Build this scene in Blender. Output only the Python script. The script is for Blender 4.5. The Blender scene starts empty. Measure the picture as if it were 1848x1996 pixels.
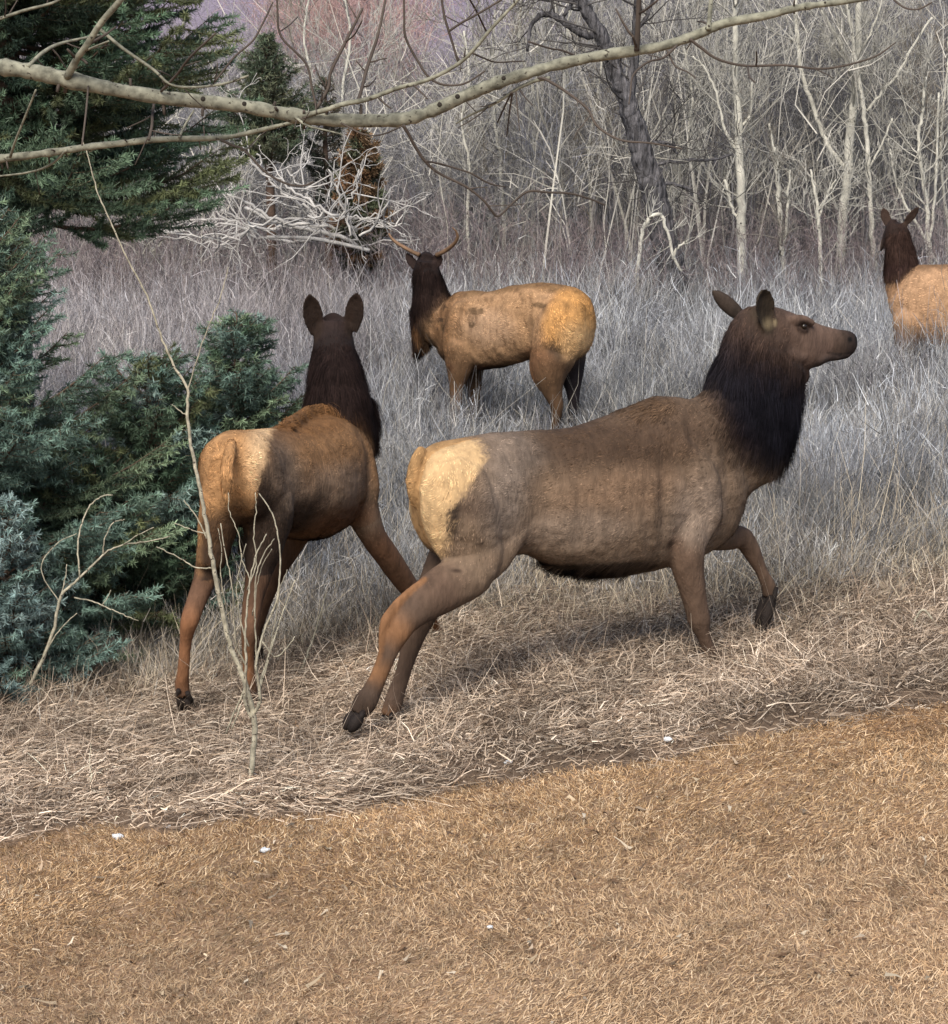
import bpy, math, random
import numpy as np
from mathutils import Vector

SC = bpy.context.scene
# ------------------------------------------------------------------ camera
F = 5550.0; CX, CY = 924.0, 998.0; CAMZ = 3.6
TH = math.atan(970.0 / F)
cd = bpy.data.cameras.new('camera'); cam = bpy.data.objects.new('camera', cd)
SC.collection.objects.link(cam); SC.camera = cam
cam.location = (0, 0, CAMZ); cam.rotation_euler = (math.pi / 2 - TH, 0, 0)
cd.sensor_fit = 'HORIZONTAL'; cd.sensor_width = 36; cd.lens = 36 * F / 1848.0
cd.clip_start = 0.1; cd.clip_end = 2000
# ------------------------------------------------------------------ light
SUN_EL, SUN_AZ = math.radians(47), math.radians(195)      # azimuth from +Y, clockwise: behind the camera, a little left
w = bpy.data.worlds.new('World'); SC.world = w; w.use_nodes = True
nt = w.node_tree; bg = nt.nodes['Background']
sky = nt.nodes.new('ShaderNodeTexSky'); sky.sky_type = 'NISHITA'; sky.sun_disc = False
sky.sun_elevation = SUN_EL; sky.sun_rotation = SUN_AZ; sky.air_density = 1.0; sky.dust_density = 2.5
nt.links.new(sky.outputs[0], bg.inputs[0]); bg.inputs[1].default_value = 0.115
sd = bpy.data.lights.new('sun', 'SUN'); sun = bpy.data.objects.new('sun', sd); SC.collection.objects.link(sun)
sd.energy = 2.9; sd.angle = math.radians(32); sd.color = (1.0, 0.94, 0.84)
sdir = Vector((math.sin(SUN_AZ) * math.cos(SUN_EL), math.cos(SUN_AZ) * math.cos(SUN_EL), math.sin(SUN_EL)))
sun.rotation_euler = (-sdir).to_track_quat('-Z', 'Y').to_euler()
SC.view_settings.view_transform = 'Standard'; SC.view_settings.look = 'None'
SC.view_settings.exposure = 0.5; SC.view_settings.gamma = 1
# ------------------------------------------------------------------ helpers
RNG = np.random.default_rng(7); random.seed(7)
A = lambda *x: np.array(x, float)

def ray(px, py):
    f = A(0, math.cos(TH), -math.sin(TH)); u = A(0, math.sin(TH), math.cos(TH))
    d = f + A(1, 0, 0) * (px - CX) / F - u * (py - CY) / F
    return d / d[1]
C0 = A(0, 0, CAMZ)
def at(px, py, Y): return C0 + ray(px, py) * Y
def sstep(a, b, x):
    t = np.clip((x - a) / (b - a), 0, 1); return t * t * (3 - 2 * t)
_nd = np.random.default_rng(99)
_nw = _nd.normal(size=(40, 3)); _nw /= np.linalg.norm(_nw, axis=1)[:, None]; _np = _nd.uniform(0, 6.28, 40)
def noise(P, freq, seed=0, octv=3):
    """smooth pseudo noise in about -1..1"""
    P = np.asarray(P, float); r = 0; a = 1; tot = 0
    for o in range(octv):
        s = 0
        for k in range(5):
            i = (seed * 7 + o * 5 + k) % 40
            s = s + np.sin(P @ _nw[i] * freq * (1 + .23 * k) + _np[i] + 1.7 * np.sin(P @ _nw[(i + 11) % 40] * freq * .7 + _np[(i + 3) % 40]))
        r = r + a * s / 2.6; tot += a; a *= .55; freq *= 2.1
    return r / tot
def gz(x, y):
    """height of the ground"""
    x = np.asarray(x, float); y = np.asarray(y, float)
    tilt = 0.11 * x / np.sqrt(1 + (x / 5) ** 2) * (1 - sstep(16.5, 21, y))
    hill = np.where(y > 60, 0.34 * (np.maximum(y, 60) - 60) ** 1.02, 0.0)
    hill = np.minimum(hill, 90 + 0 * y)
    b = 0.018 * np.sin(x * 2.1 + y * 1.3) + 0.015 * np.sin(x * 3.3 - y * 2.2 + 1)
    return tilt + hill * sstep(60, 90, y) + b
def G(px, py):
    r = ray(px, py); Y = 14.0
    for _ in range(60):
        p = C0 + r * Y; Y = Y + (float(gz(p[0], p[1])) - p[2]) / r[2] * 0.7
    return C0 + r * Y
def crom(P, n):
    """Catmull-Rom resample of rows to n per span"""
    P = np.asarray(P, float); Q = np.vstack([2 * P[0] - P[1], P, 2 * P[-1] - P[-2]]); out = []
    for i in range(1, len(Q) - 2):
        t = np.linspace(0, 1, n, endpoint=False)[:, None]
        a, b, c, d = Q[i - 1], Q[i], Q[i + 1], Q[i + 2]
        out.append(.5 * ((2 * b) + (c - a) * t + (2 * a - 5 * b + 4 * c - d) * t ** 2 + (3 * b - a - 3 * c + d) * t ** 3))
    out.append(P[-1:]); return np.vstack(out)

def wloc(o):
    v = A(0, 0, 0)
    while o is not None: v = v + np.array(o.location); o = o.parent
    return v
def mk(name, V, Fc, mat, parent=None, col=None, smooth=False, **props):
    """V (n,3), Fc list of int arrays (each m x k) -> object; vertices in world space"""
    V = np.asarray(V, np.float32)
    if parent is not None: V = V - wloc(parent).astype(np.float32)
    if not isinstance(Fc, list): Fc = [Fc]
    Fc = [np.asarray(f, np.int32) for f in Fc if len(f)]
    me = bpy.data.meshes.new(name)
    me.vertices.add(len(V)); me.vertices.foreach_set('co', V.ravel())
    tot = sum(f.size for f in Fc); me.loops.add(tot)
    me.loops.foreach_set('vertex_index', np.concatenate([f.ravel() for f in Fc]))
    npoly = sum(len(f) for f in Fc); me.polygons.add(npoly)
    sz = np.concatenate([np.full(len(f), f.shape[1], np.int32) for f in Fc])
    me.polygons.foreach_set('loop_start', np.concatenate([[0], np.cumsum(sz)[:-1]]).astype(np.int32))
    if smooth: me.polygons.foreach_set('use_smooth', np.ones(npoly, bool))
    me.update(calc_edges=True)
    if col is not None:
        at_ = me.attributes.new('col', 'FLOAT_COLOR', 'POINT')
        c = np.ones((len(V), 4), np.float32); c[:, :3] = np.clip(col, 0, 1); at_.data.foreach_set('color', c.ravel())
    me.materials.append(mat)
    o = bpy.data.objects.new(name, me); SC.collection.objects.link(o); o.parent = parent
    for k, v in props.items(): o[k] = v
    return o
def thing(name, loc, label, cat, group=None):
    o = bpy.data.objects.new(name, None); SC.collection.objects.link(o); o.location = tuple(loc)
    o.empty_display_size = .2; o['label'] = label; o['category'] = cat
    if group: o['group'] = group
    return o

# materials ---------------------------------------------------------
def mat(name, base=None, rough=.8, bump=0, bscale=60, var=.25, vscale=8, spec=.2, stretch=None, transl=0):
    m = bpy.data.materials.new(name); m.use_nodes = True; t = m.node_tree; b = t.nodes['Principled BSDF']
    b.inputs['Roughness'].default_value = rough; b.inputs['Specular IOR Level'].default_value = spec
    tc = t.nodes.new('ShaderNodeTexCoord'); src = tc.outputs['Object']
    if stretch:
        mp = t.nodes.new('ShaderNodeMapping'); mp.inputs['Scale'].default_value = stretch
        t.links.new(src, mp.inputs[0]); src = mp.outputs[0]
    if base is None:
        a = t.nodes.new('ShaderNodeAttribute'); a.attribute_name = 'col'; c = a.outputs['Color']
    else:
        a = t.nodes.new('ShaderNodeRGB'); a.outputs[0].default_value = (*base, 1); c = a.outputs[0]
    if var:
        n = t.nodes.new('ShaderNodeTexNoise'); n.inputs['Scale'].default_value = vscale; n.inputs['Detail'].default_value = 6
        t.links.new(src, n.inputs['Vector'])
        mr = t.nodes.new('ShaderNodeMapRange'); mr.inputs[1].default_value = .3; mr.inputs[2].default_value = .7
        mr.inputs[3].default_value = 1 - var; mr.inputs[4].default_value = 1 + var; t.links.new(n.outputs['Fac'], mr.inputs[0])
        vm = t.nodes.new('ShaderNodeVectorMath'); vm.operation = 'SCALE'
        t.links.new(c, vm.inputs[0]); t.links.new(mr.outputs[0], vm.inputs['Scale']); c = vm.outputs[0]
    t.links.new(c, b.inputs['Base Color'])
    if bump:
        n2 = t.nodes.new('ShaderNodeTexNoise'); n2.inputs['Scale'].default_value = bscale; n2.inputs['Detail'].default_value = 5
        t.links.new(src, n2.inputs['Vector'])
        bp = t.nodes.new('ShaderNodeBump'); bp.inputs['Strength'].default_value = 1; bp.inputs['Distance'].default_value = bump
        t.links.new(n2.outputs['Fac'], bp.inputs['Height']); t.links.new(bp.outputs[0], b.inputs['Normal'])
    return m
def bark_mat(name, base, dark, band=14, rough=.85, thr=.62, var=.3, vs=9):
    """pale bark with dark lenticel marks across the stem"""
    m = mat(name, base, rough, bump=.004, bscale=45, var=var, vscale=vs); t = m.node_tree; b = t.nodes['Principled BSDF']
    src = [n for n in t.nodes if n.type == 'TEX_COORD'][0].outputs['Object']
    mp = t.nodes.new('ShaderNodeMapping'); mp.inputs['Scale'].default_value = (1, 1, 1); t.links.new(src, mp.inputs[0])
    n = t.nodes.new('ShaderNodeTexNoise'); n.inputs['Scale'].default_value = band; n.inputs['Detail'].default_value = 3
    t.links.new(mp.outputs[0], n.inputs['Vector'])
    r = t.nodes.new('ShaderNodeMapRange'); r.inputs[1].default_value = thr; r.inputs[2].default_value = thr + .05
    t.links.new(n.outputs['Fac'], r.inputs[0])
    mx = t.nodes.new('ShaderNodeMix'); mx.data_type = 'RGBA'; old = b.inputs['Base Color'].links[0].from_socket
    t.links.new(r.outputs[0], mx.inputs[0]); t.links.new(old, mx.inputs[6]); mx.inputs[7].default_value = (*dark, 1)
    t.links.new(mx.outputs[2], b.inputs['Base Color']); return m
M = {}
M['blade'] = mat('dry_blades', None, .75, var=0)
M['fur'] = mat('fur', None, .85, var=.12, vscale=40, spec=.08)
M['coat'] = mat('coat', None, .85, bump=.006, bscale=70, var=.25, vscale=25, stretch=(1, 1, .35))
M['needle'] = mat('needles', None, .55, var=0, spec=.3)
M['twig'] = mat('twigs', None, .85, var=.2, vscale=20)
M['bark_aspen'] = bark_mat('aspen_bark', (.54, .52, .45), (.06, .055, .05), 14, thr=.66)
M['bark_branch'] = bark_mat('branch_bark', (.20, .195, .15), (.05, .043, .034), 75, thr=.63, var=.5, vs=38)
M['bark_dark'] = mat('dark_bark', (.105, .10, .105), .95, bump=.09, bscale=26, var=.75, vscale=22, stretch=(1, 1, .22))
M['bark_twig'] = mat('dark_twig_bark', (.075, .06, .05), .85, var=.3)
M['bark_spruce'] = mat('spruce_bark', (.09, .06, .045), .95, bump=.01, bscale=30, var=.4)
M['bark_sapling'] = bark_mat('sapling_bark', (.36, .33, .25), (.06, .05, .04), 60, thr=.62, var=.45, vs=30)
M['bleached'] = mat('bleached_wood', (.46, .44, .415), .85, var=.4, vscale=6)
M['hoof'] = mat('hoof_horn', (.018, .013, .011), .75, bump=.002, bscale=60, var=.4)
M['eye'] = mat('eye', (.012, .007, .004), .3, var=0, spec=.6)
M['antler'] = mat('antler', (.20, .12, .07), .6, bump=.003, bscale=50, var=.35, vscale=14)
M['white'] = mat('white_scrap', (.62, .64, .66), .8, bump=.01, bscale=60, var=.35, vscale=40)

# geometry generators ------------------------------------------------
def blades(base, dirv, length, width, bend, col, K=3, tipcol=None, facing=None, curl=None, wtaper=.15, rng=RNG):
    """flat tapering strips. base,dirv,bend (n,3); length,width (n); returns V,F,col"""
    n = len(base); t = np.linspace(0, 1, K + 1)
    s = rng.normal(size=(n, 3)) if facing is None else facing
    side = np.cross(dirv, s); side /= np.linalg.norm(side, axis=1)[:, None] + 1e-9
    P = base[:, None, :] + dirv[:, None, :] * (length[:, None] * t)[:, :, None] + bend[:, None, :] * ((t ** 2)[None, :] * length[:, None])[:, :, None]
    if curl is not None:
        P = P + curl[:, None, :] * ((np.sin(t * math.pi * 2))[None, :] * length[:, None])[:, :, None]
    wd = width[:, None] * (1 - (1 - wtaper) * t)[None, :] * .5
    L = P - side[:, None, :] * wd[:, :, None]; R = P + side[:, None, :] * wd[:, :, None]
    V = np.stack([L, R], 2).reshape(-1, 3)
    b = (np.arange(n) * (K + 1) * 2)[:, None] + (np.arange(K) * 2)[None, :]
    Fq = np.stack([b, b + 1, b + 3, b + 2], -1).reshape(-1, 4)
    cc = np.repeat(col[:, None, :], K + 1, 1)
    if tipcol is not None: cc = cc + (tipcol - col)[:, None, :] * t[None, :, None]
    cc = np.repeat(cc[:, :, None, :], 2, 2).reshape(-1, 3)
    return V, Fq, cc
def tubes(P, R, sides=5, cap=False):
    """P (n,k,3), R (n,k) -> V,F"""
    P = np.asarray(P, float); R = np.asarray(R, float); n, k, _ = P.shape
    T = np.gradient(P, axis=1); T /= np.linalg.norm(T, axis=2)[:, :, None] + 1e-9
    ref = np.zeros_like(T); ax = np.abs(T.mean(1)).argmin(1); ref[np.arange(n)[:, None], np.arange(k)[None, :], ax[:, None]] = 1
    U = np.cross(T, ref); U /= np.linalg.norm(U, axis=2)[:, :, None] + 1e-9; W = np.cross(T, U)
    a = np.arange(sides) / sides * 2 * math.pi
    V = P[:, :, None, :] + R[:, :, None, None] * (np.cos(a)[None, None, :, None] * U[:, :, None, :] + np.sin(a)[None, None, :, None] * W[:, :, None, :])
    idx = np.arange(n * k * sides).reshape(n, k, sides); nx = np.roll(idx, -1, 2)
    Fq = np.stack([idx[:, :-1], nx[:, :-1], nx[:, 1:], idx[:, 1:]], -1).reshape(-1, 4)
    Fs = [Fq]
    if cap: Fs += [idx[:, -1, :].reshape(n, sides), idx[:, 0, ::-1].reshape(n, sides)]
    return V.reshape(-1, 3), Fs
class Bag:
    def __init__(s): s.V = []; s.F = {}; s.C = []; s.n = 0
    def add(s, V, Fs, col=None):
        if not isinstance(Fs, list): Fs = [Fs]
        for f in Fs:
            if len(f): s.F.setdefault(f.shape[1], []).append(np.asarray(f) + s.n)
        s.V.append(V); s.n += len(V)
        if col is not None:
            c = np.asarray(col, float); s.C.append(np.broadcast_to(c, (len(V), 3)) if c.ndim == 1 else c)
    def out(s, name, m, parent=None, smooth=False, **pr):
        Fs = [np.vstack(f) for f in s.F.values()]
        return mk(name, np.vstack(s.V), Fs, m, parent, np.vstack(s.C) if s.C else None, smooth, **pr)
def lerpcols(pal, n, rng=RNG, jit=.12):
    pal = np.array(pal, float); i = rng.integers(0, len(pal), n); j = rng.integers(0, len(pal), n); t = rng.random(n)[:, None] * .6
    c = pal[i] * (1 - t) + pal[j] * t
    return c * (1 + rng.normal(0, jit, (n, 1)))
def unit(v): return v / (np.linalg.norm(v, axis=-1, keepdims=True) + 1e-9)
def traced(pts, Y, n=5, wob=0):
    """pixel polyline [(px,py,half width px)] at depth Y (number, or list) -> points, radii"""
    Ys = [Y] * len(pts) if np.isscalar(Y) else Y
    P = np.array([at(p[0], p[1], y) for p, y in zip(pts, Ys)]); R = np.array([p[2] * y / F for p, y in zip(pts, Ys)])
    Q = crom(np.c_[P, R], n)
    if wob: Q[1:-1, :3] += RNG.normal(0, wob, (len(Q) - 2, 3))
    return Q[:, :3], np.maximum(Q[:, 3], .0008)
# ------------------------------------------------------------------ ground
def edge_fn(pts):
    W = np.array([G(*p) for p in pts]); o = np.argsort(W[:, 0]); W = W[o]
    return lambda x: np.interp(x, W[:, 0], W[:, 1])
LAWN = edge_fn([(-300, 1660), (0, 1640), (120, 1628), (220, 1618), (330, 1628), (480, 1598), (640, 1588), (850, 1562), (930, 1540), (1060, 1512), (1200, 1500), (1330, 1478), (1450, 1440), (1600, 1420), (1848, 1382), (2200, 1330)])
TALL = edge_fn([(-300, 1390), (0, 1400), (180, 1375), (340, 1365), (560, 1300), (760, 1268), (900, 1240), (1100, 1215), (1300, 1232), (1500, 1235), (1700, 1190), (1848, 1165), (2200, 1120)])
def axis(dense0, dense1, step, lo, hi, grow=1.12):
    a = list(np.arange(dense0, dense1 + 1e-6, step)); s = step
    while a[-1] < hi: s *= grow; a.append(a[-1] + s)
    s = step
    while a[0] > lo: s *= grow; a.insert(0, a[0] - s)
    return np.array(a)
def build_ground():
    xs = axis(-5, 5, .045, -500, 500); ys = axis(9, 20, .045, -30, 700)
    X, Y = np.meshgrid(xs, ys); Z = gz(X, Y)
    P = np.c_[X.ravel(), Y.ravel(), np.zeros(X.size)]
    ed = LAWN(P[:, 0]) + .10 * noise(P, 3.5, 3); inl = sstep(.05, -.05, P[:, 1] - ed)
    tl = TALL(P[:, 0]) + .2 * noise(P, 3, 5)
    near = (P[:, 1] < 22)
    z = Z.ravel() + near * (.010 * noise(P, 9, 1) + .022 * (1 - inl) * noise(P, 6, 2) + .055 * (1 - sstep(.22, -.02, P[:, 1] - ed)))
    lawn = A(.24, .155, .095) * (1 + .25 * noise(P, 2.2, 4)[:, None]) + A(.05, .04, .03) * noise(P, 5, 6)[:, None]
    mat_ = A(.12, .085, .06) * (1 + .3 * noise(P, 4, 8)[:, None])
    soil = A(.055, .047, .043) * (1 + .3 * noise(P, 1, 9)[:, None])
    t2 = sstep(-.3, .5, P[:, 1] - tl)[:, None]; c = mat_ * (1 - t2) + soil * t2
    c = c * (1 - inl[:, None]) + lawn * inl[:, None]
    far = sstep(55, 75, P[:, 1])[:, None]; c = c * (1 - far) + A(.17, .145, .185) * (1 + .35 * noise(P, .12, 9, 4)[:, None]) * far
    ny, nx = X.shape; i = np.arange(nx * ny).reshape(ny, nx)
    Fq = np.stack([i[:-1, :-1], i[:-1, 1:], i[1:, 1:], i[1:, :-1]], -1).reshape(-1, 4)
    m = mat('ground_soil', None, .95, bump=.012, bscale=35, var=.35, vscale=22)
    mk('ground', np.c_[P[:, :2], z], Fq, m, col=c, smooth=True, kind='structure')
build_ground()
# ------------------------------------------------------------------ elk
class Elk:
    def __init__(s, label, heading, origin, vox=.011):
        s.h = A(math.cos(heading), math.sin(heading), 0); s.n = A(s.h[1], -s.h[0], 0)
        if s.n[1] > 0: s.n = -s.n
        s.o = np.array(origin, float); s.label = label; s.vox = vox
        s.root = thing('elk', (s.o[0], s.o[1], float(gz(s.o[0], s.o[1]))), label, 'elk', 'elk in the meadow')
        s.V = []; s.Fq = []; s.cnt = 0; s.st = []     # stations: pos, rad, flow, color, furlen
    def v(s, px, py, v=0.0):
        r = ray(px, py); q = s.o + s.n * v
        return C0 + r * (np.dot(q - C0, s.n) / np.dot(r, s.n))
    def add(s, V, Fq, mirror=False): s.V.append(V); s.Fq.append([f + s.cnt for f in Fq]); s.cnt += len(V)
    def loft(s, C, A1, A2, col, fur=.02, flowdir=None, flow_sign=1, sides=20, n=4, sq=1.0, stn=True, nostat=False):
        """rings: centre C, semi-axes A1 and A2 (vectors); resampled"""
        k = len(C); cols = np.array([col] * k if np.ndim(col) == 1 else col, float); furs = np.array([fur] * k if np.isscalar(fur) else fur, float)
        Q = crom(np.c_[C, A1, A2, cols, furs], n); C, A1, A2, cl, fl = Q[:, :3], Q[:, 3:6], Q[:, 6:9], Q[:, 9:12], Q[:, 12]
        a = np.arange(sides) / sides * 2 * math.pi
        ca = np.sign(np.cos(a)) * np.abs(np.cos(a)) ** sq; sa = np.sign(np.sin(a)) * np.abs(np.sin(a)) ** sq
        V = C[:, None] + A1[:, None] * ca[None, :, None] + A2[:, None] * sa[None, :, None]
        m = len(C); i = np.arange(m * sides).reshape(m, sides); nx = np.roll(i, -1, 1)
        Fq = np.stack([i[:-1], nx[:-1], nx[1:], i[1:]], -1).reshape(-1, 4)
        V = V.reshape(-1, 3); n0 = len(V); V = np.vstack([V, C[:1], C[-1:]])
        f0 = np.stack([i[0], np.full(sides, n0), nx[0]], -1); f1 = np.stack([nx[-1], np.full(sides, n0 + 1), i[-1]], -1)
        s.add(V, [Fq, f0, f1])
        if nostat: return
        T = unit(np.gradient(C, axis=0)) * flow_sign
        if flowdir is not None: T = np.broadcast_to(unit(np.array(flowdir, float)), T.shape)
        r = (np.linalg.norm(A1, axis=1) + np.linalg.norm(A2, axis=1)) / 2
        for j in range(m): s.st.append(np.r_[C[j], r[j], T[j], cl[j], fl[j]])
    def torso(s, sec, **kw):
        """sec: (top px,py, bottom px,py, lateral radius)"""
        C, A1, A2 = [], [], []
        for a in sec:
            t = s.v(a[0], a[1]); b = s.v(a[2], a[3]); C.append((t + b) / 2); A1.append((t - b) / 2); A2.append(s.n * a[4])
        s.loft(C, A1, A2, **kw)
    def limb(s, J, v=None, lat=.8, **kw):
        """J: (px, py, half width px[, v or Y]); v = side offset, or 'Y' when the 4th value is a depth"""
        P = []; R = []
        for j in J:
            if v == 'Y': p = at(j[0], j[1], j[3])
            else: p = s.v(j[0], j[1], j[3] if len(j) > 3 else v)
            P.append(p); R.append(j[2] * p[1] / F)
        P = np.array(P); R = np.array(R); d0 = unit(P[0] - P[1]); P = np.vstack([P[0] + d0 * R[0] * .55, P]); R = np.r_[R[0] * .42, R]; T = unit(np.gradient(P, axis=0))
        for key in ('col', 'fur'):
            x = kw.get(key)
            if x is not None and (isinstance(x, list)): kw[key] = [x[0]] + x
        vw = unit(P - C0); A1 = unit(np.cross(T, vw)); A2 = np.cross(T, A1)
        s.loft(P, A1 * R[:, None], A2 * (R * lat)[:, None], **kw); return P, R
    def blob(s, c, r, col, fur=.02, flow=(0, 0, -1)):
        c = np.array(c, float); r = np.array(r, float)
        k = 7; ts = np.linspace(-.98, .98, k); C = [c + s.h * r[0] * t for t in ts]
        q = [math.sqrt(1 - t * t) for t in ts]
        s.loft(C, [A(0, 0, 1) * r[2] * x for x in q], [s.n * r[1] * x for x in q], col=col, fur=fur, flowdir=flow, n=2, sides=16)
    def ear(s, base, tip, face, wd, col, cup=.5, thick=.011):
        """leaf shaped cupped ear; face = the way the hollow looks"""
        base = np.array(base, float); tip = np.array(tip, float); ax = tip - base; L = np.linalg.norm(ax); ax = ax / L
        side = unit(np.cross(ax, np.array(face, float))); fc = np.cross(side, ax)
        nu, nv = 14, 9; u = np.linspace(0, 1, nu); prof = np.where(u < .5, .55 + .45 * np.sin(u * math.pi), np.sqrt(np.clip(1 - ((u - .5) / .51) ** 2, 0, 1)) ** 1.35)
        o = []; q = []
        for i in range(nu):
            for j in range(nv):
                t = j / (nv - 1) * 2 - 1; wv = wd * prof[i]
                p = base + ax * L * u[i] + side * wv * math.sin(t * 1.35) / math.sin(1.35) - fc * wd * cup * (math.cos(t * 1.35) - .2) * min(1, prof[i] * 1.2)
                o.append(p + fc * thick * .2); q.append(p - fc * thick * 1.5)
        V = np.array(o + q); g = np.arange(nu * nv).reshape(nu, nv); g2 = g + nu * nv
        fs = [np.stack([g[:-1, :-1], g[:-1, 1:], g[1:, 1:], g[1:, :-1]], -1).reshape(-1, 4), np.stack([g2[:-1, :-1], g2[1:, :-1], g2[1:, 1:], g2[:-1, 1:]], -1).reshape(-1, 4)]
        def strip(a, b): return np.stack([a[:-1], b[:-1], b[1:], a[1:]], -1)
        fs += [strip(g[:, 0], g2[:, 0])[:, ::-1][:, ::-1], strip(g2[:, -1], g[:, -1]), strip(g2[0], g[0]), strip(g[-1], g2[-1])]
        s.add(V, fs)
        for i in range(nu): s.st.append(np.r_[base + ax * L * u[i], wd * .8, ax, col, .012])
    def hoof(s, ank, toe, r, splay=.5):
        """cloven hoof from the pastern end to the toe; two claws and two dew claws, one mesh"""
        ank = np.array(ank, float); toe = np.array(toe, float); ax = toe - ank; L = np.linalg.norm(ax); ax /= L
        lat = unit(s.n - ax * np.dot(s.n, ax)); up = np.cross(lat, ax); b = Bag()
        for sg in (-1, 1):
            ts = np.linspace(0, 1, 7); rad = r * np.array([.50, .62, .68, .66, .58, .42, .12])
            P = np.array([ank + ax * L * t + lat * sg * r * (.42 + .12 * t) for t in ts])
            V, Fs = tubes(P[None], rad[None], 10, True); b.add(V, Fs)
        for sg in (-1, 1):
            P = np.array([ank - ax * .25 * L + lat * sg * r * .55 - up * 0, ank + ax * .05 * L + lat * sg * r * .85 + up * r * .0, ank + ax * .22 * L + lat * sg * r * .9])
            V, Fs = tubes(P[None], (r * A(.3, .3, .1))[None], 7, True); b.add(V, Fs)
        return b.out('hoof', M['hoof'], s.root, smooth=True)
    def finish(s, paint, nfur, furw=.0042, smooth_it=7, disp=.004, furlift=.28, relief=None):
        V = np.vstack(s.V); by = {}
        for fs in s.Fq:
            for f in fs: by.setdefault(f.shape[1], []).append(f)
        tmp = mk('tmp', V, [np.vstack(x) for x in by.values()], M['coat'])
        md = tmp.modifiers.new('r', 'REMESH'); md.mode = 'VOXEL'; md.voxel_size = s.vox; md.adaptivity = 0
        m2 = tmp.modifiers.new('s', 'SMOOTH'); m2.factor = .5; m2.iterations = smooth_it
        dg = bpy.context.evaluated_depsgraph_get(); ev = tmp.evaluated_get(dg); me = ev.to_mesh()
        nv = len(me.vertices); P = np.empty(nv * 3, np.float32); me.vertices.foreach_get('co', P); P = P.reshape(-1, 3).astype(float)
        N = np.empty(nv * 3, np.float32); me.vertices.foreach_get('normal', N); N = N.reshape(-1, 3).astype(float)
        li = np.empty(len(me.loops), np.int32); me.loops.foreach_get('vertex_index', li)
        ls = np.empty(len(me.polygons), np.int32); lt = ls.copy(); me.polygons.foreach_get('loop_start', ls); me.polygons.foreach_get('loop_total', lt)
        Q4 = li[ls[lt == 4][:, None] + np.arange(4)]; T3 = li[ls[lt == 3][:, None] + np.arange(3)]
        ev.to_mesh_clear(); bpy.data.objects.remove(tmp)
        S = np.array(s.st); flow = np.zeros((nv, 3)); col = flow.copy(); fl = np.zeros(nv)
        for a in range(0, nv, 4000):
            p = P[a:a + 4000]; d = np.linalg.norm(p[:, None] - S[None, :, :3], axis=2) / (S[None, :, 3] + .012)
            wgt = np.exp(-(d - d.min(1)[:, None]) * 9) ; wgt /= wgt.sum(1)[:, None]
            flow[a:a + 4000] = wgt @ S[:, 4:7]; col[a:a + 4000] = wgt @ S[:, 7:10]; fl[a:a + 4000] = wgt @ S[:, 10]
        P = P + N * (disp * noise(P, 22, 2) + .006 * noise(P, 8, 19))[:, None] * np.clip(fl / .02, .15, 1.5)[:, None]
        for c, v0, ru, rz, hh in (relief or []):
            d = P - c; uu = d @ s.h; vv = (P - s.o) @ s.n; g_ = hh * np.exp(-(uu / ru) ** 2 - (d[:, 2] / rz) ** 2) * sstep(.02, .10, np.abs(vv)) * (1 if v0 is None else (np.sign(vv) == np.sign(v0)))
            P = P + N * g_[:, None]
        fn = np.cross(P[Q4[:, 2]] - P[Q4[:, 0]], P[Q4[:, 3]] - P[Q4[:, 1]]); N2 = np.zeros_like(P)
        for c_ in range(4): np.add.at(N2, Q4[:, c_], fn)
        N2 = unit(N2); N2 *= np.sign((N2 * N).sum(1))[:, None]; N = np.where(np.linalg.norm(N2, axis=1)[:, None] > .5, N2, N)
        col, fl = paint(s, P, N, col, fl)
        o = mk('body', P, [Q4, T3], M['coat'], s.root, col * .75, smooth=True); s.P, s.N = P, N
        # fur
        tri = np.vstack([Q4[:, :3], Q4[:, [0, 2, 3]], T3]); a, b, c = P[tri[:, 0]], P[tri[:, 1]], P[tri[:, 2]]
        ar = np.linalg.norm(np.cross(b - a, c - a), axis=1) * (.25 + (fl[tri[:, 0]] / .02))
        k = RNG.choice(len(tri), nfur, p=ar / ar.sum()); u = RNG.random((nfur, 2)); fp = u.sum(1) > 1; u[fp] = 1 - u[fp]
        W = np.c_[1 - u.sum(1), u]; I = tri[k]
        mixv = lambda Z: (Z[I] * W[:, :, None]).sum(1)
        p = mixv(P); nn = unit(mixv(N)); ff = mixv(flow); cc = mixv(col); L = (fl[I] * W).sum(1)
        keep = L > .003; p, nn, ff, cc, L = p[keep], nn[keep], ff[keep], cc[keep], L[keep]; n = len(p)
        ff = ff - nn * (ff * nn).sum(1)[:, None]; ff = unit(unit(ff) + .18 * RNG.normal(size=(n, 3)) + .35 * np.c_[noise(p, 14, 5), noise(p, 14, 6), noise(p, 14, 7)])
        ff = unit(ff - nn * (ff * nn).sum(1)[:, None])
        lift = np.clip(RNG.normal(furlift, .14, n) + 9 * np.maximum(L - .025, 0), .05, 1.1); d = unit(ff + nn * lift[:, None])
        tuft = noise(p, 40, 21, 2); stk = noise(p - .85 * ff * (p * ff).sum(1)[:, None], 75, 31, 2); L = L * RNG.uniform(.6, 1.3, n) * (1 + .35 * noise(p, 18, 9) + .3 * tuft) * np.where(L > .028, 1.9, 1); side = unit(np.cross(nn, d))
        cc = cc * np.clip(1 + RNG.normal(0, .30, (n, 1)), .3, 2.2) * (1 + .22 * noise(p, 26, 12)[:, None] + .16 * tuft[:, None] + .30 * stk[:, None])
        bend = -nn * .25 + A(0, 0, -1) * np.where(L > .05, .45, .15)[:, None]
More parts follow.
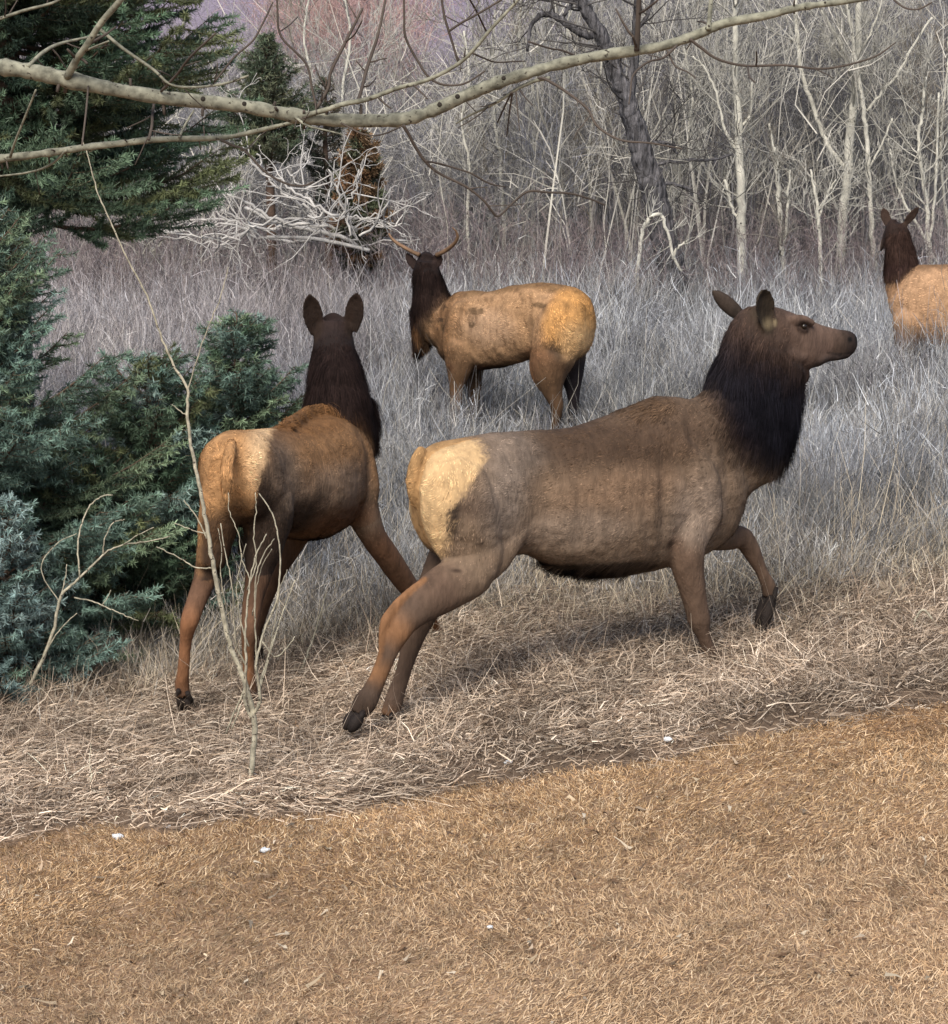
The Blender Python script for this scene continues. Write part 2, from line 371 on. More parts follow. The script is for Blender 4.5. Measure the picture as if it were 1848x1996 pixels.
        Vb, Fb, Cb = blades(p - nn * .002, d, L, np.full(n, furw) * RNG.uniform(.7, 1.3, n), bend, cc * .9, K=2, tipcol=cc * 1.12, facing=np.cross(side, d), wtaper=.2)
        mk('fur', Vb, Fb, M['fur'], s.root, Cb)
    def eye(s, c, r): 
        k = 10; b = Bag(); ts = np.linspace(-.995, .995, k); P = np.array([np.array(c) + s.n * r * t for t in ts]); R = r * np.sqrt(1 - ts ** 2)
        V, Fs = tubes(P[None], R[None], 14, True); b.add(V, Fs); return b.out('eye', M['eye'], s.root, smooth=True)

def foot(px, py): 
    g = G(px, py); return g

# --- the large cow striding to the right
def elk_large():
    O = G(745, 1432); hv = G(1395, 1297) - O
    hd = math.atan2(hv[1], hv[0]); n = A(math.sin(hd), -math.cos(hd), 0)
    hd = math.atan2((G(1395, 1297) - n * .13 - (O + n * .13))[1], (G(1395, 1297) - n * .13 - (O + n * .13))[0])
    print('ELK A heading', math.degrees(hd), O, G(1395, 1297))
    n = A(math.sin(hd), -math.cos(hd), 0); O = O + n * .13
    e = Elk('large cow elk with dark shaggy neck and cream rump striding right in front', hd, O, .010)
    h = e.h
    body = A(.21, .145, .098); e.torso([(812, 925, 812, 1000, .07), (826, 888, 824, 1050, .15), (862, 864, 858, 1085, .205), (930, 850, 930, 1105, .225), (1000, 843, 1012, 1082, .215), (1080, 838, 1084, 1108, .235),
             (1150, 824, 1160, 1125, .255), (1225, 794, 1236, 1118, .24), (1290, 772, 1302, 1104, .205), (1345, 778, 1362, 1082, .19), (1395, 800, 1415, 1048, .17), (1428, 850, 1440, 1005, .11)],
            col=body, fur=.022, flow_sign=-1, sides=32, sq=.9)
    dark = A(.009, .008, .011); nb = A(.04, .024, .018)
    # neck
    e.torso([(1300, 790, 1415, 1010, .15), (1352, 776, 1458, 965, .14), (1385, 742, 1508, 925, .125), (1404, 692, 1545, 855, .115), (1420, 648, 1558, 785, .10), (1438, 612, 1570, 738, .092), (1462, 594, 1560, 722, .082)],
            col=[body, nb, dark, dark, dark, nb, A(.07, .045, .033)], fur=[.025, .035, .045, .05, .045, .03, .015], flow_sign=-1, sides=24)
    face = A(.155, .10, .075)
    e.torso([(1455, 600, 1530, 712, .07), (1492, 592, 1562, 722, .082), (1535, 605, 1588, 716, .078), (1572, 621, 1601, 703, .060), (1605, 634, 1615, 695, .045), (1634, 641, 1639, 697, .042), (1655, 644, 1656, 694, .042), (1667, 651, 1665, 685, .034)],
            col=[face] * 5 + [A(.06, .04, .03), A(.03, .02, .018), A(.02, .015, .012)], fur=[.012, .008, .006, .005, .004, .003, .002, .001], flow_sign=-1, sides=20)
    e.limb([(1588, 703, 14), (1612, 697, 9), (1634, 695, 7.5), (1652, 692, 7)], 0, lat=1.5, col=A(.05, .035, .03), fur=.003)            # lower jaw
    for sv in (1, -1):                                                                                                                 # brow and cheek
        e.limb([(1545, 622, 9), (1566, 622, 9), (1588, 631, 6)], .068 * sv, lat=.7, col=face, fur=.004)
        e.limb([(1530, 690, 25), (1554, 690, 22), (1578, 686, 12)], .045 * sv, lat=.6, col=face * 1.1, fur=.006)
    e.limb([(1556, 745, 10), (1566, 735, 14), (1570, 722, 12)], 0, lat=.8, col=nb, fur=.02)
    # ears
    e.ear(e.v(1503, 640, .085), e.v(1490, 564, .13), h * .25 + e.n * .95, .080, A(.045, .033, .022), cup=.5)
    e.ear(e.v(1452, 622, -.085), e.v(1389, 565, -.16), h * .5 - e.n * .9 + A(0, 0, .3), .044, A(.05, .036, .028), cup=.4)
    leg = A(.15, .095, .065); rust = A(.26, .13, .062)
    # near hind
    e.limb([(880, 930, 62), (893, 1000, 76), (912, 1060, 68), (918, 1100, 48)], .12, lat=.55, col=body, fur=.02)
    P, _ = e.limb([(925, 1010, 46, .07), (930, 1075, 54, .12), (912, 1118, 50), (872, 1143, 47), (832, 1170, 42), (797, 1200, 33), (775, 1229, 29), (758, 1270, 20), (741, 1312, 18), (726, 1345, 20), (711, 1370, 25), (697, 1392, 18)], .15, lat=.75,
                  col=[body, body, body, leg * .9, leg * .8, leg * .85, rust, leg * .8, rust * .8, leg * .7, leg * .4, leg * .35], fur=[.018, .016, .013, .01, .008, .008, .006, .005, .005, .006, .008, .006])
    e.hoof(P[-1], e.v(676, 1425, .15), .054)
    for q in ([(822, 1135, 7), (786, 1163, 8), (754, 1205, 11), (745, 1230, 8), (741, 1280, 6), (727, 1322, 6)],): e.limb(q, .15, lat=.8, col=rust, fur=.005)
    e.limb([(940, 1120, 14), (925, 1145, 16), (900, 1150, 10)], .19, lat=.8, col=leg, fur=.008)
    e.limb([(1030, 900, 34, .10), (1015, 965, 44, .115), (990, 1030, 44, .12), (955, 1085, 42, .13), (915, 1125, 36, .14)], .12, lat=.6, col=[body, body, body, body, leg], fur=[.02, .018, .016, .012, .008])
    # far hind
    P, _ = e.limb([(905, 1040, 55), (878, 1095, 48), (850, 1145, 38), (825, 1198, 28), (808, 1235, 24), (792, 1290, 17), (778, 1335, 16), (766, 1372, 19), (756, 1396, 16)], -.13, lat=.75,
                  col=[leg * .6] * 3 + [leg * .7] * 3 + [leg * .8, leg, rust * .8], fur=.007)
    e.hoof(P[-1], G(744, 1432), .042)
    # near fore
    e.limb([(1300, 880, 50), (1340, 950, 62), (1350, 1010, 54), (1338, 1055, 42)], .12, lat=.55, col=body, fur=.02)
    P, _ = e.limb([(1360, 940, 48, .06), (1346, 1000, 48, .10), (1336, 1050, 43), (1340, 1100, 34), (1350, 1150, 27), (1359, 1192, 24), (1364, 1212, 23), (1371, 1238, 15), (1380, 1262, 13.5), (1387, 1278, 16)], .13, lat=.85,
                  col=[body, body * .95, leg * 1.1, leg, leg * .9, leg * .85, leg * .8, leg * .8, leg * .8, leg * .7], fur=[.018, .015, .01, .008, .007, .006, .006, .005, .005, .005])
    e.hoof(P[-1], G(1397, 1297), .038)
    # far fore, lifted and folded
    P, _ = e.limb([(1370, 985, 45), (1392, 1040, 38), (1424, 1047, 27), (1448, 1050, 23), (1464, 1072, 19), (1484, 1112, 13), (1498, 1142, 15), (1501, 1160, 16)], -.13, lat=.85,
                  col=[body * .8, body * .75, leg, leg, leg, leg, leg * .9, leg * .5], fur=[.014, .01, .008, .006, .005, .005, .006, .006])
    e.hoof(P[-1], e.v(1480, 1229, -.13), .052)
    # tail
    e.limb([(822, 876, 9), (812, 900, 13), (806, 935, 13), (806, 970, 9), (809, 990, 4)], 0, lat=1.2, col=A(.42, .27, .14), fur=.02)
    # eyes, mouth
    e.eye(e.v(1567, 636, .073), .016); e.eye(e.v(1567, 636, -.073), .016)
    for q in ([(1554, 633, 3), (1560, 628, 3.5), (1570, 627, 3.5), (1579, 634, 3)], [(1556, 641, 2.5), (1566, 646, 3), (1577, 642, 2.5)]): e.limb(q, .080, lat=.8, col=A(.05, .03, .022), fur=.002)
    rp = [(930, 842), (952, 860), (948, 892), (912, 920), (880, 955), (852, 985), (846, 1030), (843, 1078), (826, 1120), (805, 1060), (780, 1000), (770, 900), (820, 850)]
    vq = lambda q: .20 - .17 * min(1, max(0, (q[1] - 880) / 160)); RP = np.array([[np.dot(e.v(*q, vq(q)) - e.o, h), e.v(*q, vq(q))[2]] for q in rp])
    uv = lambda px, py: np.array([np.dot(e.v(px, py, .2) - e.o, h), e.v(px, py, .2)[2]])
    def paint(s, P, N, col, fl):
        u = (P - s.o) @ s.h; z = P[:, 2]; v = (P - s.o) @ s.n
        jag = .016 * noise(P * A(1, 1, .6), 30, 3) + .010 * np.random.default_rng(4).normal(size=len(u)); q = np.c_[u + jag, z + .6 * jag]
        # upper back and shoulder darker, flank greyer, belly dark
        def blobm(px, py, ru, rz, soft=.45):
            c = uv(px, py); d = np.sqrt(((u - c[0]) / ru) ** 2 + ((z - c[1]) / rz) ** 2) + .12 * noise(P, 9, 4)
            return sstep(1 + soft * 1.4, 1 - soft * 1.4, d)[:, None]
        tors = sstep(.006, .015, fl)[:, None]
        def mixc(m, c): nonlocal col; col = col * (1 - m) + c * m
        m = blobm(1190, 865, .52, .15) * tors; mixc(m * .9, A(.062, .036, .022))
        m = blobm(1330, 830, .26, .22) * tors; mixc(m * .7, A(.10, .062, .040))
        m = blobm(1290, 790, .16, .07) * tors; mixc(m * .8, A(.085, .05, .028)); fl = np.where(m[:, 0] > .3, .03, fl)
        m = blobm(1010, 890, .16, .12) * tors; mixc(m * .30, A(.33, .275, .235))  # top of the haunch paler: light painted into the coat
        m = blobm(1200, 960, .40, .13) * tors; mixc(m * .5, A(.27, .165, .10))
        m = blobm(1360, 1000, .16, .20) * tors; mixc(m * .65, A(.31, .24, .19))
        m = blobm(975, 985, .14, .18) * tors; mixc(m * .6, A(.28, .225, .185))
        m = blobm(1120, 1030, .30, .10) * tors; mixc(m * .6, A(.30, .225, .17))
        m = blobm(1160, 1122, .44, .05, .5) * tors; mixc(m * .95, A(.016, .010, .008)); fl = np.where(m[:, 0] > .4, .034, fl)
        m = blobm(915, 985, .13, .06, .6) * tors * (u > 0)[:, None]; mixc(m * .6, A(.09, .06, .045))
        m = blobm(1320, 1062, .035, .05, .5); mixc(m * .4, A(.10, .045, .025))
        # cream rump patch as a polygon in the body's own side plane
        acc = 0; k = len(RP); jr = np.random.default_rng(8)
        for _ in range(9):
            ins = np.zeros(len(u), bool); qq = q + jr.normal(0, .016, 2)
            for i in range(k):
                a, b = RP[i], RP[(i + 1) % k]; cr = ((a[1] > qq[:, 1]) != (b[1] > qq[:, 1])) & (qq[:, 0] < (b[0] - a[0]) * (qq[:, 1] - a[1]) / (b[1] - a[1] + 1e-12) + a[0]); ins ^= cr
            acc = acc + ins
        soft = np.clip(acc / 9 + .22 * noise(P * A(1, 1, .5), 60, 4) * (acc > 0) * (acc < 9), 0, 1)[:, None]; ins = acc > 4
        ins &= z > e.v(845, 1092, .1)[2]; soft = soft * sstep(-.03, .03, z - e.v(845, 1088, .1)[2])[:, None]
        cream = A(.64, .43, .225) * (1 + .12 * noise(P, 18, 8)[:, None]); fold = sstep(.03, .10, np.abs(v + .01))[:, None]
        cream = cream * (.62 + .38 * fold) * np.where(fold > .5, 1, A(1, .88, .75))
        col = col * (1 - soft) + cream * soft; fl = np.where(ins, .018, fl)
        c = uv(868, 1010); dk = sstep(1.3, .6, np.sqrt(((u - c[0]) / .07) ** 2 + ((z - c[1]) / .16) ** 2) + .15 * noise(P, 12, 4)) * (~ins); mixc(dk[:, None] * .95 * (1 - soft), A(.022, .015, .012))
        # muzzle, light rings
        c = e.v(1666, 664, 0); d = np.linalg.norm((P - c) / .048, axis=1); mixc(sstep(1.1, .8, d)[:, None], A(.012, .010, .010))
        c = e.v(1567, 637, .07); d = np.linalg.norm((P - c), axis=1); mixc((sstep(.05, .02, d) * .75)[:, None], A(.025, .014, .010))
        c = e.v(1640, 700, 0); mixc((sstep(.05, .03, np.linalg.norm(P - c, axis=1)) * .8)[:, None], A(.015, .01, .01))
        for px, py, ru, rz in ((892, 1052, .028, .012), (932, 1057, .025, .010), (888, 1112, .022, .008), (1312, 1062, .025, .03)): mixc(blobm(px, py, ru, rz, .5) * .75, A(.035, .02, .014))  # two dark wound marks, plus crease shade painted at thigh and elbow
        c = e.v(1513, 630, .09); mixc((sstep(.028, .012, np.linalg.norm((P - c) * A(1.4, .6, .8), axis=1)))[:, None], A(.32, .25, .15))
        for a_, b_ in (((1660, 688), (1640, 692)), ((1640, 692), (1618, 688))):
            a_, b_ = e.v(*a_, .04), e.v(*b_, .05); tt = np.clip(((P - a_) @ (b_ - a_)) / ((b_ - a_) @ (b_ - a_)), 0, 1); d = np.linalg.norm((P - a_ - tt[:, None] * (b_ - a_)) * A(.6, .6, 1), axis=1); mixc((sstep(.014, .005, d) * .9)[:, None], A(.012, .008, .008))
        c = e.v(1656, 662, .035); mixc((sstep(.022, .010, np.linalg.norm(P - c, axis=1)))[:, None], A(.006, .005, .005))
        c = e.v(1500, 630, .09); mixc((sstep(.055, .02, np.linalg.norm((P - c) * A(1, 1, 1), axis=1)) * .6)[:, None], A(.22, .17, .10))
        return col, fl
    rl = [(e.v(px, py, .18), None, ru, rz, hh) for px, py, ru, rz, hh in ((1055, 960, .08, .15, -.024), (1290, 970, .05, .24, -.022), (950, 965, .16, .20, .022), (1365, 930, .11, .17, .024), (1012, 866, .045, .035, .014), (1085, 872, .10, .05, -.012),
        (1330, 850, .05, .12, .012), (1250, 840, .10, .06, -.012), (1395, 1010, .05, .08, .014), (1120, 1075, .15, .05, .012), (1420, 900, .04, .16, -.014))]
    rl += [(e.v(1110 + 26 * k, 985, .2), None,   .022, .12, .0022) for k in range(7)]
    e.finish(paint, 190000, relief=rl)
elk_large()

# --- the cow walking away on the left
def elk_left():
    O = (G(365, 1408) + G(505, 1385)) / 2; hd = math.radians(66)
    e = Elk('rusty brown cow elk walking away beside the small spruces on the left', hd, O, .010); h = e.h
    Y = lambda u: 14.72 + .92 * u
    body = A(.26, .14, .065); grey = A(.22, .16, .115)
    S = [(440, 925, 0.0, .10, .11), (450, 928, .07, .20, .19), (466, 932, .2, .255, .235), (500, 932, .42, .265, .245), (545, 938, .68, .30, .27), (590, 938, .93, .335, .285), (628, 925, 1.15, .34, .265), (660, 915, 1.35, .30, .22), (676, 910, 1.5, .2, .14)]
    C = [at(a, b, Y(u)) for a, b, u, _, _ in S]
    e.loft(C, [A(0, 0, x[3]) for x in S], [e.n * x[4] for x in S], col=[body] * 4 + [body] * 5, fur=.02, flow_sign=-1, sides=32, sq=.92)
    # right shoulder mass, withers
    e.limb([(640, 830, 30, 15.95), (680, 870, 40, 15.85), (703, 930, 36, 15.85), (715, 985, 24, 15.85)], 'Y', lat=.7, col=grey * .9, fur=.02)
    e.limb([(560, 835, 16, 15.3), (600, 812, 20, 15.7), (640, 812, 26, 15.9)], 'Y', lat=.8, col=A(.14, .07, .03), fur=.03)
    dark = A(.015, .009, .008)
    e.limb([(662, 905, 60, 15.95), (662, 850, 62, 16.0), (658, 785, 59, 16.05), (654, 725, 50, 16.12), (651, 690, 41, 16.18), (650, 660, 38, 16.22), (650, 634, 37, 16.25)], 'Y', lat=1.0, col=[body * .6, dark, dark, dark, dark, dark * 1.4, dark * 1.5],
           fur=[.03, .045, .05, .042, .033, .012, .009], flow_sign=-1)
    e.limb([(695, 790, 30, 16.1), (712, 830, 22, 16.15), (722, 860, 9, 16.15)], 'Y', lat=.9, col=dark, fur=.05)
    # head, facing away
    hp = [at(650, 640, 16.2), at(650, 648, 16.35), at(650, 662, 16.5), at(650, 680, 16.62), at(650, 690, 16.7)]
    e.loft(hp, [A(0, 0, r) for r in (.09, .1, .085, .06, .04)], [e.n * r for r in (.09, .1, .075, .05, .04)], col=dark * 2, fur=.01)
    ec = A(.03, .018, .013)
    e.ear(at(618, 655, 16.18), at(603, 574, 16.1), A(.1, -1, .2), .058, ec, cup=.45)
    e.ear(at(684, 648, 16.18), at(695, 572, 16.1), A(-.25, -1, .2), .058, ec, cup=.45)
    leg = A(.16, .085, .05); rust = A(.27, .125, .06)
    # hind left
    e.limb([(436, 930, 38, 14.85), (428, 1000, 42, 14.85), (418, 1060, 36, 14.85), (408, 1105, 28, 14.82)], 'Y', lat=1.1, col=body * .9, fur=.02)
    P, _ = e.limb([(418, 1050, 34, 14.9), (407, 1100, 28, 14.9), (395, 1140, 23, 14.82), (381, 1178, 20, 14.75), (369, 1212, 18.5, 14.7), (362, 1250, 12.5, 14.73), (358, 1300, 12.5, 14.75), (355, 1338, 15, 14.77), (359, 1360, 15, 14.75)], 'Y', lat=1.0,
                  col=[leg * .3, leg * .5, leg * .8, leg, rust, rust, rust, rust * .6, leg * .4], fur=[.02, .012, .008, .006, .006, .005, .005, .008, .006])
    e.hoof(P[-1], G(369, 1408), .046)
    # hind right
    e.limb([(510, 940, 54, 15.0), (520, 1000, 55, 15.0), (518, 1050, 42, 15.0), (508, 1100, 30, 15.0)], 'Y', lat=1.1, col=grey, fur=.018)
    P, _ = e.limb([(514, 1060, 38, 15.0), (505, 1110, 29, 14.98), (496, 1155, 22, 14.92), (489, 1196, 19, 14.87), (486, 1228, 17, 14.85), (484, 1270, 13, 14.88), (485, 1310, 12, 14.9), (488, 1342, 14, 14.92), (494, 1358, 14, 14.92)], 'Y', lat=1.0,
                  col=[grey * .5, leg * .5, leg * .6, leg, leg, rust * .7, rust * .9, leg * .7, leg * .5], fur=[.014, .01, .008, .006, .006, .005, .005, .007, .006])
    e.hoof(P[-1], G(504, 1384), .042)
    # fore right, reaching to the right
    yh = G(860, 1252)[1]
    P, _ = e.limb([(690, 940, 40, 15.9), (708, 1000, 34, 15.88), (728, 1045, 27, 15.92), (760, 1092, 25, 16.02), (795, 1142, 21, 16.15), (818, 1172, 15, 16.2), (838, 1202, 11, yh - .15), (851, 1228, 11, yh - .06), (855, 1236, 10, yh - .04)], 'Y', lat=.95,
                  col=[grey, grey * .9, leg, leg * .9, leg * .9, leg, rust * .8, rust * .8, leg * .6], fur=[.018, .012, .008, .007, .006, .005, .005, .005, .005])
    e.hoof(P[-1], G(861, 1254), .036)
    # fore left, mostly hidden behind the hind legs
    P, _ = e.limb([(600, 985, 40, 15.8), (562, 1060, 30, 15.75), (530, 1125, 22, 15.7), (512, 1180, 16, 15.72), (503, 1225, 11, 15.76), (500, 1255, 11, 15.8), (500, 1264, 10, 15.8)], 'Y', lat=.9, col=leg * .6, fur=.007)
    e.hoof(P[-1], G(502, 1290), .036)
    # tail with long fringe
    e.limb([(452, 862, 8, 14.68), (447, 890, 13, 14.60), (443, 925, 14, 14.57), (443, 965, 10, 14.6), (444, 985, 4, 14.62)], 'Y', lat=1.0, col=A(.40, .22, .10), fur=.025)
    O2 = e.o
    def paint(s, P, N, col, fl):
        u = (P - s.o) @ s.h; v = (P - s.o) @ s.n; z = P[:, 2]
        # screen right is the +n side
        def bl(c, r, soft=.45, sd=4):
            d = np.sqrt((((P - c) / r) ** 2).sum(1)) + .14 * noise(P, 11, sd); return sstep(1 + soft, 1 - soft, d)[:, None]
        tors = (fl > .0115)[:, None]
        def mixc(m, c): nonlocal col; col = col * (1 - m) + c * m
        mixc(bl(at(548, 840, 15.0), A(.11, .5, .13), .9) * tors * .6, A(.085, .05, .032))
        mixc(bl(at(540, 950, 14.95), A(.18, .4, .22)) * tors * .75, grey)
        mixc(bl(at(640, 960, 15.4), A(.28, .5, .16)) * tors * .6, A(.30, .22, .16))
        mixc(bl(at(660, 1010, 15.6), A(.22, .5, .10)) * tors * .8, A(.15, .07, .035))
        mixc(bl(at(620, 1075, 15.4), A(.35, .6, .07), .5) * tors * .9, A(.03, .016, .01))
        mixc(bl(at(610, 820, 15.6), A(.25, .5, .07)) * tors * .7, A(.17, .08, .03))
        # rump patch
        ru = at(450, 915, 14.6); jag = .03 * noise(P, 24, 5)
        dx = (P - ru) @ (-s.n); dx = -dx
        m = sstep(.02, -.02, (P - at(518, 900, 14.65))[:, 0] + .5 * jag + .30 * np.maximum(0, ru[2] + .02 - P[:, 2]) - .0) * sstep(-.48, -.38, P[:, 2] - ru[2] + jag) * sstep(.42, .30, u + jag) * tors[:, 0]
        cr = A(.43, .235, .105) * (1 + .15 * noise(P, 22, 7)[:, None]); rr = (sstep(.0, .11, (P - at(462, 900, 14.6))[:, 0]) * sstep(-.22, -.05, P[:, 2] - ru[2]))[:, None]
        cr = cr * (1 - rr) + A(.68, .45, .25) * rr
        mixc(m[:, None], cr); fl = np.where(m > .5, .022, fl)
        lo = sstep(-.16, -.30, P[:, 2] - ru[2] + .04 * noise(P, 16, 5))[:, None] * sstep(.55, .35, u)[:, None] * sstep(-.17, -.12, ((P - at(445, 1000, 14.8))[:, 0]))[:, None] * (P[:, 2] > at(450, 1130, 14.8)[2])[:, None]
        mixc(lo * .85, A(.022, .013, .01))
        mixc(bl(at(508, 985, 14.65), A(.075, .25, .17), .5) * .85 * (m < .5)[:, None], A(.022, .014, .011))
        # pale rims of the ears
        return col, fl
    rl = [(at(px, py, Y_), None, ru, rz, hh) for px, py, Y_, ru, rz, hh in ((560, 900, 15.0, .10, .14, -.02), (700, 900, 15.8, .05, .2, -.018), (630, 960, 15.4, .2, .12, .016), (520, 880, 14.8, .08, .06, .012))]
    e.finish(paint, 170000, furlift=.32, relief=rl)
elk_left()

# --- the young bull in the tall grass
def elk_bull():
    hd = math.pi - math.radians(36); g = at(1098, 880, 23.5); O = A(g[0], g[1] + .14, g[2])
    e = Elk('young bull elk with short spike antlers standing in tall grass', hd, O, .012)
    tan = A(.45, .27, .145)
    e.torso([(1146, 612, 1146, 650, .08), (1142, 585, 1140, 684, .15), (1128, 566, 1126, 700, .20), (1100, 555, 1096, 706, .225), (1050, 551, 1046, 700, .225), (1000, 556, 996, 712, .225), (950, 568, 948, 722, .23), (912, 566, 912, 722, .225), (886, 572, 882, 712, .19), (866, 594, 864, 694, .13)],
            col=[A(.5, .3, .13)] * 2 + [tan] * 8, fur=.02, flow_sign=-1, sides=28, sq=.92)
    nk = A(.022, .013, .011)
    e.limb([(888, 640, 46), (862, 630, 46), (845, 600, 38), (836, 560, 31), (833, 528, 26), (834, 508, 22)], 0, lat=.9, col=[tan, nk, nk, nk * .7, nk * .7, nk], fur=[.02, .04, .05, .045, .035, .008], flow_sign=-1)
    e.limb([(835, 600, 32), (828, 640, 26), (820, 670, 16), (812, 684, 7)], 0, lat=1, col=nk * 1.1, fur=.035, flow_sign=1)
    hp = [e.v(834, 512), e.v(831, 513, -.1), e.v(828, 522, -.26), e.v(826, 533, -.38), e.v(825, 538, -.44)]
    e.loft(hp, [A(0, 0, r) for r in (.085, .1, .08, .055, .035)], [e.h * r for r in (.095, .1, .075, .05, .035)], col=nk, fur=.006)
    ec = nk * 1.6
    e.ear(e.v(812, 524), e.v(792, 492), A(.2, -1, .1), .040, ec); e.ear(e.v(848, 522), e.v(856, 493), A(-.1, -1, .1), .052, ec)
    lg = A(.17, .095, .05); dk = A(.022, .016, .018)
    e.limb([(1100, 600, 36), (1088, 650, 50), (1078, 690, 48), (1070, 730, 36), (1074, 760, 22)], .11, lat=.7, col=A(.34, .19, .10), fur=.02)
    e.limb([(905, 600, 22), (898, 650, 34), (892, 690, 30), (890, 720, 20)], .15, lat=.55, col=A(.40, .24, .13), fur=.022)
    def lg_(J, v, col, toe, back=0):
        P, _ = e.limb(J, v, lat=.9, col=col, fur=.008); q = P[-1]; g = A(q[0], q[1], float(gz(q[0], q[1]))) + e.h * .07; e.hoof(q, g, .042)
    lg_([(1078, 690, 38), (1072, 730, 32), (1078, 768, 19), (1086, 795, 13), (1083, 825, 9), (1080, 850, 9), (1078, 868, 9)], .14, [A(.20, .11, .06)] + [lg * .55] * 6, 0)
    lg_([(1108, 670, 34), (1114, 720, 26), (1117, 760, 15), (1118, 790, 11), (1115, 820, 8.5), (1113, 840, 9), (1112, 853, 9)], -.14, [dk] * 7, 0)
    lg_([(905, 670, 36), (896, 715, 26), (890, 755, 15), (888, 800, 11), (886, 835, 8.5), (884, 858, 9)], .13, [lg * 1.2] * 6, 0)
    lg_([(920, 680, 30), (922, 730, 20), (925, 770, 13), (924, 810, 9), (922, 836, 8.5)], -.13, [lg * .6] * 5, 0)
    for sg, pts in ((1, [(818, 497, 5, 0), (806, 492, 4.2, 0), (791, 484, 4, .02), (776, 475, 3.6, .04), (764, 465, 3, .05), (758, 455, 1.8, .05)]), (-1, [(851, 497, 5, 0), (862, 492, 4.4, 0), (875, 484, 4.4, 0), (887, 473, 3.8, .03), (892, 462, 3.2, .05), (889, 451, 2, .08), (881, 443, 1, .1)])):
        P = np.array([e.v(a, b, d) for a, b, _, d in pts]); R = np.array([c * 23.5 / F for _, _, c, _ in pts])
        Q = crom(np.c_[P, R], 5); V, Fs = tubes(Q[None, :, :3], Q[None, :, 3], 8, True); mk('antler', V, Fs, M['antler'], e.root, smooth=True)
    def paint(s, P, N, col, fl):
        u = (P - s.o) @ s.h; v = (P - s.o) @ s.n; z = P[:, 2]
        def bl(px, py, ru, rz, soft=.45, vv=0):
            c = e.v(px, py, vv); cu = (c - s.o) @ s.h
            d = np.sqrt(((u - cu) / ru) ** 2 + ((z - c[2]) / rz) ** 2) + .14 * noise(P, 10, 4); return sstep(1 + soft, 1 - soft, d)[:, None]
        def mixc(m, c): nonlocal col; col = col * (1 - m) + c * m
        t = (sstep(.010, .014, fl) * sstep(.030, .023, fl) * sstep(.06, .02, z - e.v(1000, 553)[2]))[:, None]
        top = sstep(-.075, -.02, (z - np.interp(u, *zip(*sorted([((e.v(a, b) - s.o) @ s.h, e.v(a, b)[2]) for a, b in ((1142, 585), (1100, 555), (1050, 550), (1000, 553), (950, 562), (912, 564), (884, 572), (864, 596))])))) + .02 * noise(P, 20, 3))[:, None]

        mixc(top * t * .75, A(.17, .095, .04))
        mixc(bl(980, 635, .26, .14, .6) * t * .6, A(.56, .37, .24))
        mixc(bl(890, 640, .15, .36, .6) * t * .8, A(.25, .13, .06))
        mixc(sstep(.05, .55, noise(P * A(1, 1, .7), 34, 11) + .5 * sstep(.35, .7, u / max(1e-6, u.max())) - .15)[:, None] * t * .5, A(.15, .08, .04))
        mixc(bl(880, 640, .13, .34, .4) * t * sstep(.1, .35, noise(P, 30, 9))[:, None] * .8, A(.06, .035, .02))
        mixc(bl(1140, 620, .17, .26, .35, -.1) * t * .85, A(.56, .29, .10) * (1 + .25 * noise(P, 25, 6)[:, None]))
        mixc(bl(1150, 665, .09, .15, .7, -.1) * t * .8, A(.66, .42, .21) * (1 + .2 * noise(P, 25, 9)[:, None]))
        mixc(bl(1112, 690, .06, .16, .5) * t * (v > -.02)[:, None] * .8, A(.05, .035, .025))
        mixc(bl(1075, 705, .22, .15, .3) * t * .85, A(.20, .10, .05))
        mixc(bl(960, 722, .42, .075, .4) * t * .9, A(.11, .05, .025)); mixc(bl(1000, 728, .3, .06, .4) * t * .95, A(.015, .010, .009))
        for px, py, a, b in ((1053, 595, .09, .018), (925, 607, .09, .02), (865, 640, .05, .03), (922, 632, .03, .02)): mixc(sstep(.55, .9, bl(px, py, a * 1.3, b * 1.5, .5, .2)[:, 0] + .45 * noise(P, 60, 5))[:, None] * t * .75, A(.10, .06, .03))
        mixc((sstep(.2, .5, noise(P, 22, 15)) * (fl > .03) * (z < e.v(835, 600)[2]))[:, None] * .7, A(.20, .10, .045))
        return col, fl
    rl = [(e.v(px, py, .18), None, ru, rz, hh) for px, py, ru, rz, hh in ((1030, 650, .07, .15, -.028), (915, 650, .05, .2, -.02), (1085, 640, .13, .16, .02), (890, 630, .09, .14, .018), (1050, 570, .1, .04, -.01), (955, 600, .1, .05, -.012))]
    e.finish(paint, 90000, furw=.006, furlift=.36, relief=rl)
elk_bull()

